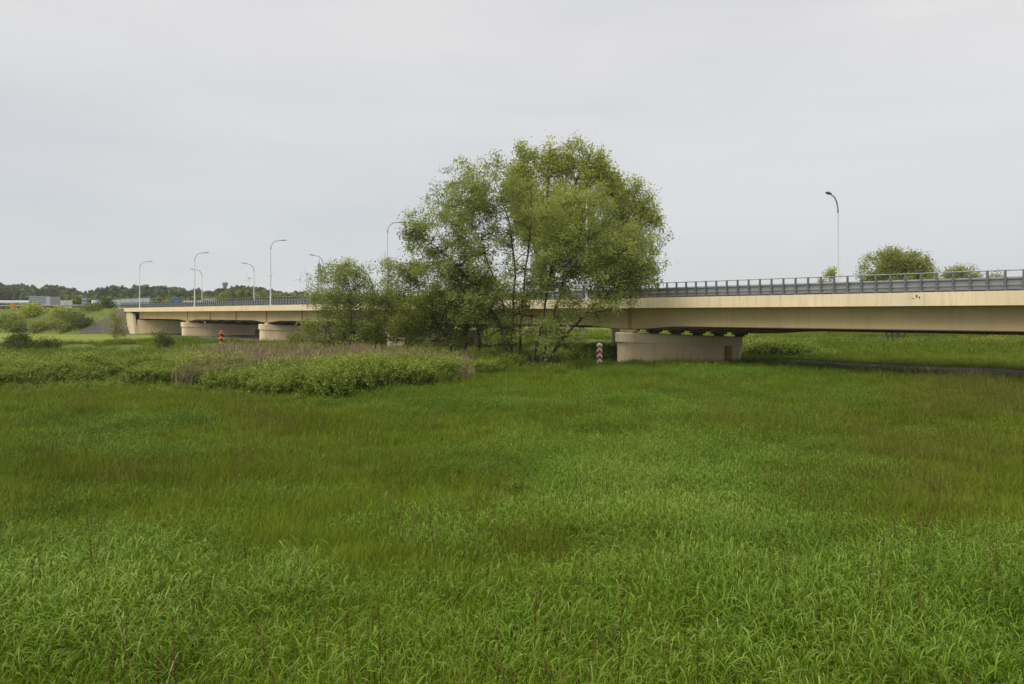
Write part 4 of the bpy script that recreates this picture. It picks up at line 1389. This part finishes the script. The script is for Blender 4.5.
# blades in three ranges: clumps get wider and thicker with distance so that far grass stays dense
X_, Y_, S_, G_ = [], [], [], []
for d0, d1, dens, g_, sc in ((2.0, 9, 92, 0, 1.0), (9, 20, 42, 1, 1.0), (20, 38, 14.0, 2, 1.0), (38, 68, 4.2, 2, 1.15)):
    x, y = wedge(d0, d1, dens, rng); X_.append(x); Y_.append(y); S_.append(np.full(len(x), sc)); G_.append(np.full(len(x), g_))
x = np.concatenate(X_); y = np.concatenate(Y_); sc = np.concatenate(S_); gr = np.concatenate(G_)
ok = clear_of_built(x, y); x, y, sc, gr = x[ok], y[ok], sc[ok], gr[ok]
lump = .55 * fbm(x * .8, y * .8, 70) + .45 * fbm(x * 2.1, y * 2.1, 71)
ok = rng.uniform(0, 1, len(x)) < np.clip((lump - .28) * 5, .25, 1)
x, y, sc, gr, lump = x[ok], y[ok], sc[ok], gr[ok], lump[ok]
rd = reedness(x, y); bw = browniness(x, y)
pn = .6 * fbm(x * 1.1, y * .8, 91) + .4 * vnoise(x * 3, y * 2.2, 94); pn = np.clip((pn - .5) * 2.3 + .5, 0, 1)
u = .66 * rng.uniform(0, 1, len(x)) + .34 * pn; isreed = u < np.minimum(.86, (.12 + 1.0 * rd) * (1 - .4 * bw))
z = gz(x, y)
vs = rng.uniform(.8, 1.2, len(x)); hl_ = np.clip(.55 + 1.9 * (lump - .25), .5, 1.55)

reeds = [reed_clump(200 + k) for k in range(7)] + [reed_clump(220 + k, 16, .36, 1.0, 1.35) for k in range(5)] + [reed_clump(240 + k, 22, .55, 1.0, 1.9) for k in range(5)]
starts = np.array([0, 7, 12]); cnt = np.array([7, 5, 5])
k = isreed; n = int(k.sum())
hvar = (.85 + .45 * rd[k]) * hl_[k]
S3 = np.stack([sc[k] * vs[k], sc[k] * vs[k], sc[k] * vs[k] * hvar], -1)
idx = starts[gr[k]] + (rng.uniform(0, 1, n) * cnt[gr[k]]).astype(int)
tn = np.clip(.30 + .38 * rd[k] + .7 * (fbm(x[k] * .4, y[k] * .4, 60) - .5) + .5 * (lump[k] - .5) + .16 * np.exp(-((pix(x[k], y[k])[0] - 670) / 190) ** 2 - ((pix(x[k], y[k])[1] - 480) / 80) ** 2) + rng.normal(0, .13, n), 0, 1)
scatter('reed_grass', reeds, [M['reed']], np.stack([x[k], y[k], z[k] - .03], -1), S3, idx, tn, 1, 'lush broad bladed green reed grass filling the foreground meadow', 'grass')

fines = [fine_clump(300 + j, 80, .28, 1, 1, 0) for j in range(4)] + [fine_clump(310 + j, 75, .28, 1.0, 1, 5) for j in range(4)] \
      + [fine_clump(320 + j, 95, .4, 1, 1.5, 0) for j in range(3)] + [fine_clump(330 + j, 100, .4, 1.15, 1.4, 8) for j in range(3)] \
      + [fine_clump(340 + j, 110, .6, 1, 2.3, 0) for j in range(3)] + [fine_clump(350 + j, 115, .6, 1.2, 2.0, 15) for j in range(3)]
# column order: plain / with stalks, per range
st0 = np.array([[0, 4], [8, 11], [14, 17]]); ct0 = np.array([4, 3, 3])
k = ~isreed; n = int(k.sum())
pb = np.clip((.6 * fbm(x[k] * 1.3, y[k] * .8, 95) + .4 * vnoise(x[k] * 2.5, y[k] * 1.6, 97) - .5) * 2.4 + .5, 0, 1)
br_ = (.6 * rng.uniform(0, 1, n) + .4 * pb < .07 + .78 * bw[k]).astype(int)
idx = st0[gr[k], br_] + (rng.uniform(0, 1, n) * ct0[gr[k]]).astype(int)
S3 = np.stack([sc[k] * vs[k], sc[k] * vs[k], sc[k] * vs[k] * (.8 + .35 * bw[k]) * hl_[k]], -1)
tn = np.clip(.52 + .6 * (fbm(x[k] * .5, y[k] * .4, 61) - .5) - .15 * bw[k] + .5 * (lump[k] - .5) + rng.normal(0, .15, n), 0, 1)
scatter('meadow_grass', fines, [M['fine'], M['stalk']], np.stack([x[k], y[k], z[k] - .03], -1), S3, idx, tn, 2, 'fine olive meadow grass with brownish seed heads', 'grass')

# tall dry stems and sorrel spikes near the camera
P = []; idx = []
for px, py, kind in ((138, 640, 0), (150, 655, 0), (163, 660, 0), (172, 668, 0), (180, 640, 1), (112, 690, 1), (590, 690, 1), (618, 690, 1), (588, 640, 1), (960, 660, 1), (415, 520, 0), (250, 500, 1), (862, 570, 1), (360, 660, 1), (300, 672, 1), (685, 672, 1), (50, 560, 1), (530, 650, 1)):
    # walk along the viewing ray to the ground
    for dpt in np.arange(3.2, 20, .05):
        x_ = (px - 512) / F * dpt
        if EYE + (HZ - py) / F * dpt <= float(gz(x_, dpt)) + .65: break
    P.append((x_, dpt, float(gz(x_, dpt)))); idx.append(kind * 3 + rng.integers(0, 3))
for _ in range(110):
    y_ = rng.uniform(4, 26); x_ = rng.uniform(-.8, .8) * y_; P.append((x_, y_, float(gz(x_, y_)))); idx.append(3 + rng.integers(0, 3))
dry = [dry_clump(400 + j, 3) for j in range(3)] + [dock_clump(410 + j, 2) for j in range(3)]
scatter('dry_stems', dry, [M['twig'], M['dock']], np.array(P), rng.uniform(.75, 1.05, len(P)), idx, rng.uniform(.2, .8, len(P)), 3, 'scattered dry bleached stems and brown sorrel spikes among the grass', 'grass')

# thicket of leafy weeds along the river bank
fr_px = np.array([-120, 0, 100, 180, 250, 330, 400, 470, 525, 560]); fr_py = np.array([392, 388, 384, 386, 391, 392, 386, 374, 364, 360])
P = []; S = []; T = []
n_try = 9000
px = rng.uniform(-120, 560, n_try); back = rng.uniform(0, 1, n_try) ** 1.3
fy = np.interp(px, fr_px, fr_py); d0 = F * EYE / (fy - HZ) * .96 + 4.5 * (vnoise(px * .045, px * 0, 85) - .5) + 2 * (vnoise(px * .16, px * 0, 86) - .5)
wid = np.interp(px, [-120, 150, 200, 400, 560], [6.5, 6.5, 8, 9, 6])
dpt = d0 + back * wid; x = (px - 512) / F * dpt; y = dpt
q = vnoise(x * .35, y * .35, 81)
keep = (q > .27) & (vnoise(x * .9, y * .9, 83) > .17) & (rng.uniform(0, 1, n_try) < .72) & (np.abs(river_q(x, y)) > 7)
x, y, q, px = x[keep], y[keep], q[keep], px[keep]
hs = 1.42 * (.42 + .55 * q + .6 * (vnoise(x * .9, y * .9, 83) - .35)) * (.86 + .14 * sstep(0, .2, back[keep])) * np.interp(px, [-120, 200, 300, 420, 520, 560], [.9, .9, 1.0, .9, .85, .7])
thk = [leafy_clump(500 + j) for j in range(6)]
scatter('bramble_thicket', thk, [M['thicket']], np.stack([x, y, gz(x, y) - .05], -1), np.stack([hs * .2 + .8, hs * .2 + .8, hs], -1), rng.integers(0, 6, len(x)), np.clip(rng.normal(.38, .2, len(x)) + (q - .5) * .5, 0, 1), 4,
        'dense waist high leafy weed thicket along the river bank', 'weeds')

# brown dry stalks behind the thicket
px = np.concatenate([rng.uniform(170, 480, 420), rng.normal(235, 22, 110), rng.normal(350, 16, 90), rng.normal(415, 12, 70)]); px = np.concatenate([px, rng.uniform(180, 300, 110), rng.uniform(300, 470, 110)]); dpt = rng.uniform(46, 56, len(px)); dpt[-220:-110] = rng.uniform(38, 46, 110); dpt[-110:] = rng.uniform(41, 48, 110); x = (px - 512) / F * dpt
scatter('dry_stalks', [twig_clump(520 + j) for j in range(5)], [M['twig']], np.stack([x, dpt, gz(x, dpt)], -1), rng.uniform(.55, 1.0, len(px)) * np.interp(px, [170, 230, 400, 480, 505], [.8, 1.05, .95, .75, .4]), rng.integers(0, 5, len(px)), rng.uniform(.1, .9, len(px)), 5,
        'pinkish brown dead stalks standing behind the green thicket', 'weeds')

# hedges and rough growth further back
P = []; S = []
def band(px0, px1, d0, d1, n, h0, h1):
    px = rng.uniform(px0, px1, n); dd_ = rng.uniform(d0, d1, n); x = (px - 512) / F * dd_
    ok = clear_of_built(x, dd_)
    for a, b in zip(x[ok], dd_[ok]): P.append((a, b, float(gz(a, b)) - .05)); S.append(rng.uniform(h0, h1))
band(535, 640, 60, 70, 300, .8, 1.25)
band(752, 808, 66, 74, 260, 1.0, 1.45)
band(800, 835, 64, 70, 60, .5, .8)
band(835, 1150, 66, 80, 90, .3, .6)
band(760, 1150, 88, 98, 150, .5, 1.1)
band(480, 560, 55, 66, 150, .6, 1.1)
band(488, 572, 47, 51.5, 110, .35, .75)
band(-60, 215, 58, 70, 420, .3, .62)
band(215, 480, 56, 76, 420, .5, 1.0)
band(250, 470, 76, 84, 200, .5, .9)
pe = rng.uniform(-100, 545, 420); de = F * EYE / (np.interp(pe, fr_px, fr_py) - HZ) * .95 - np.abs(rng.normal(0, 1.5, 420)); xe = (pe - 512) / F * de
for a, b in zip(xe, de): P.append((a, b, float(gz(a, b)) - .05)); S.append(rng.uniform(.28, .55))
P = np.array(P); S = np.array(S)
scatter('hedge_growth', [leafy_clump(540 + j, 1.4, .75, 10, 22, .2) for j in range(5)], [M['thicket']], P, S, rng.integers(0, 5, len(P)), np.clip(rng.normal(.34, .15, len(P)), 0, 1), 6,
        'darker green hedge growth beneath and behind the bridge', 'weeds')

# rough grass on the far side, with yellow flowers at right
x, y = wedge(66, 160, .42, rng, .95, 5)
ok = clear_of_built(x, y) & ~((x < -58) & (y > 92)); x, y = x[ok], y[ok]
far_c = [fine_clump(600 + j, 130, 1.0, 1.2, 6, 0) for j in range(4)]
pxx = 512 + F * x / y
tn = np.clip(.55 + .6 * (fbm(x * .08, y * .08, 63) - .5) + rng.normal(0, .12, len(x)) + .2 * sstep(90, 110, y), 0, 1)
tn = np.where((x > 8), tn - .2, tn); tn = np.where((x > 8) & (y < 92), tn - .08, tn)
scatter('rough_grass', far_c, [M['fine']], np.stack([x, y, gz(x, y)], -1), rng.uniform(.9, 1.6, len(x)), rng.integers(0, 4, len(x)), np.clip(tn, 0, 1), 7, 'rough tall grass beyond the bridge', 'grass')
x = rng.uniform(-5, 130, 700); y = rng.uniform(88, 150, 700); q = fbm(x * .07, y * .2, 90); k = q > .58; x, y = x[k], y[k]
ok = np.abs(river_q(x, y)) > 7; x, y = x[ok], y[ok]
scatter('yellow_flowers', [flower_clump(620 + j, 1.0, 30, .9) for j in range(4)], [M['flower']], np.stack([x, y, gz(x, y)], -1), rng.uniform(.8, 1.5, len(x)), rng.integers(0, 4, len(x)), rng.uniform(.1, .7, len(x)), 8, 'patches of yellow flowering weeds on the far meadow', 'weeds')
# grass tufts over the embankment slope and the bright field
x = []; y = []; z = []
for _ in range(5200):
    k = rng.integers(0, 2); t_ = rng.uniform(); v_ = rng.uniform()
    a = np.array(rings[0 + k]); b = np.array(rings[1 + k]); r_ = a * (1 - t_) + b * t_
    p = r_[0] * (1 - v_) + r_[2] * v_
    if v_ > .5: p = r_[1] * (1 - (v_ - .5) * 2) + r_[2] * (v_ - .5) * 2
    else: p = r_[0] * (1 - v_ * 2) + r_[1] * v_ * 2
    if k == 0 and t_ < .1: continue
    x.append(p[0]); y.append(p[1]); z.append(p[2])
x = np.array(x); y = np.array(y); z = np.array(z)
scatter('slope_grass', far_c, [M['fine']], np.stack([x, y, z - .05], -1), rng.uniform(.7, 1.4, len(x)), rng.integers(0, 4, len(x)), np.clip(rng.normal(.6, .28, len(x)), 0, 1), 9, 'rough grass on the left embankment slope', 'grass')

# ------------------------------------------------------------------ sky, sun, camera
# air: pale haze that softens the far wood and the turbines
hm, hnt, hout = new_mat('haze_air')
pv = hnt.nodes.new('ShaderNodeVolumePrincipled'); pv.inputs['Density'].default_value = .00022; pv.inputs['Color'].default_value = (1, 1, 1, 1); pv.inputs['Anisotropy'].default_value = .2
L(hnt, pv.outputs[0], hout.inputs['Volume'])
mb = MB(); mb.box((-2000, -150, -3.2), (2000, 2100, 122))
hz_o = mb.build('haze', hm); tag(hz_o, kind='stuff')
w = bpy.data.worlds.new('World'); scene.world = w; w.use_nodes = True
nt = w.node_tree
for n_ in list(nt.nodes): nt.nodes.remove(n_)
out = nt.nodes.new('ShaderNodeOutputWorld')
SUN_EL, SUN_AZ = math.radians(57), math.radians(232)      # sun behind the camera to the left, azimuth clockwise from +Y
sky = nt.nodes.new('ShaderNodeTexSky'); sky.sky_type = 'NISHITA'; sky.sun_disc = False
sky.sun_elevation = SUN_EL; sky.sun_rotation = SUN_AZ; sky.dust_density = 4
bg1 = nt.nodes.new('ShaderNodeBackground'); bg1.inputs['Strength'].default_value = .05
L(nt, sky.outputs[0], bg1.inputs['Color'])
tc = nt.nodes.new('ShaderNodeTexCoord')
mp = nt.nodes.new('ShaderNodeMapping'); mp.inputs['Scale'].default_value = (1.0, 1.0, 3.2); mp.inputs['Rotation'].default_value = (0.05, .12, .4)
L(nt, tc.outputs['Generated'], mp.inputs['Vector'])
n1 = noise(nt, 1.3, 5, mp.outputs[0], .5)
mp2 = nt.nodes.new('ShaderNodeMapping'); mp2.inputs['Scale'].default_value = (1.0, 1.0, 12.0)
L(nt, tc.outputs['Generated'], mp2.inputs['Vector'])
n2 = noise(nt, 2.2, 4, mp2.outputs[0], .5)
sx = nt.nodes.new('ShaderNodeSeparateXYZ'); L(nt, tc.outputs['Generated'], sx.inputs[0])
el = ramp(nt, sx.outputs['Z'], [(0.0, (.68, .72, .74)), (.05, (.62, .655, .675)), (.10, (.595, .632, .655)), (.22, (.618, .634, .648)), (.36, (.662, .660, .668)), (.6, (.625, .630, .645))])
cl = ramp(nt, n1, [(.34, (.905, .91, .925)), (.5, (.99, .985, .985)), (.64, (1.06, 1.043, 1.032))])
c = mix(nt, 1.0, el, cl, 'MULTIPLY')
c2 = ramp(nt, n2, [(.38, (.975, .977, .98)), (.58, (1.0, 1.0, 1.0))])
c = mix(nt, 1.0, c, c2, 'MULTIPLY')
bg2 = nt.nodes.new('ShaderNodeBackground'); bg2.inputs['Strength'].default_value = .525
L(nt, c, bg2.inputs['Color'])
ms = nt.nodes.new('ShaderNodeMixShader'); ms.inputs[0].default_value = .93
L(nt, bg1.outputs[0], ms.inputs[1]); L(nt, bg2.outputs[0], ms.inputs[2]); L(nt, ms.outputs[0], out.inputs['Surface'])

sd = bpy.data.lights.new('sun', 'SUN'); sd.energy = 1.4; sd.angle = math.radians(60); sd.color = (1, .95, .87)
so = bpy.data.objects.new('sun', sd); COL.objects.link(so); so.location = (0, -20, 60)
dirv = Vector((math.sin(SUN_AZ) * math.cos(SUN_EL), math.cos(SUN_AZ) * math.cos(SUN_EL), math.sin(SUN_EL)))
so.rotation_euler = (-dirv).to_track_quat('-Z', 'Y').to_euler()

cd = bpy.data.cameras.new('camera'); cam = bpy.data.objects.new('camera', cd); COL.objects.link(cam)
cd.sensor_width = 36; cd.sensor_fit = 'HORIZONTAL'; cd.lens = 36 * F / 1024
cam.location = (0, 0, EYE); cam.rotation_euler = (PI / 2, 0, 0)
cd.shift_y = -(342 - HZ) / 1024; cd.clip_start = .05; cd.clip_end = 9000
scene.camera = cam

scene.view_settings.view_transform = 'Standard'; scene.view_settings.look = 'None'
scene.view_settings.gamma = 1; scene.view_settings.exposure = 1.2; scene.view_settings.use_curve_mapping = False
scene.cycles.max_bounces = 8; scene.cycles.diffuse_bounces = 5; scene.cycles.transmission_bounces = 4
scene.cycles.use_denoising = True
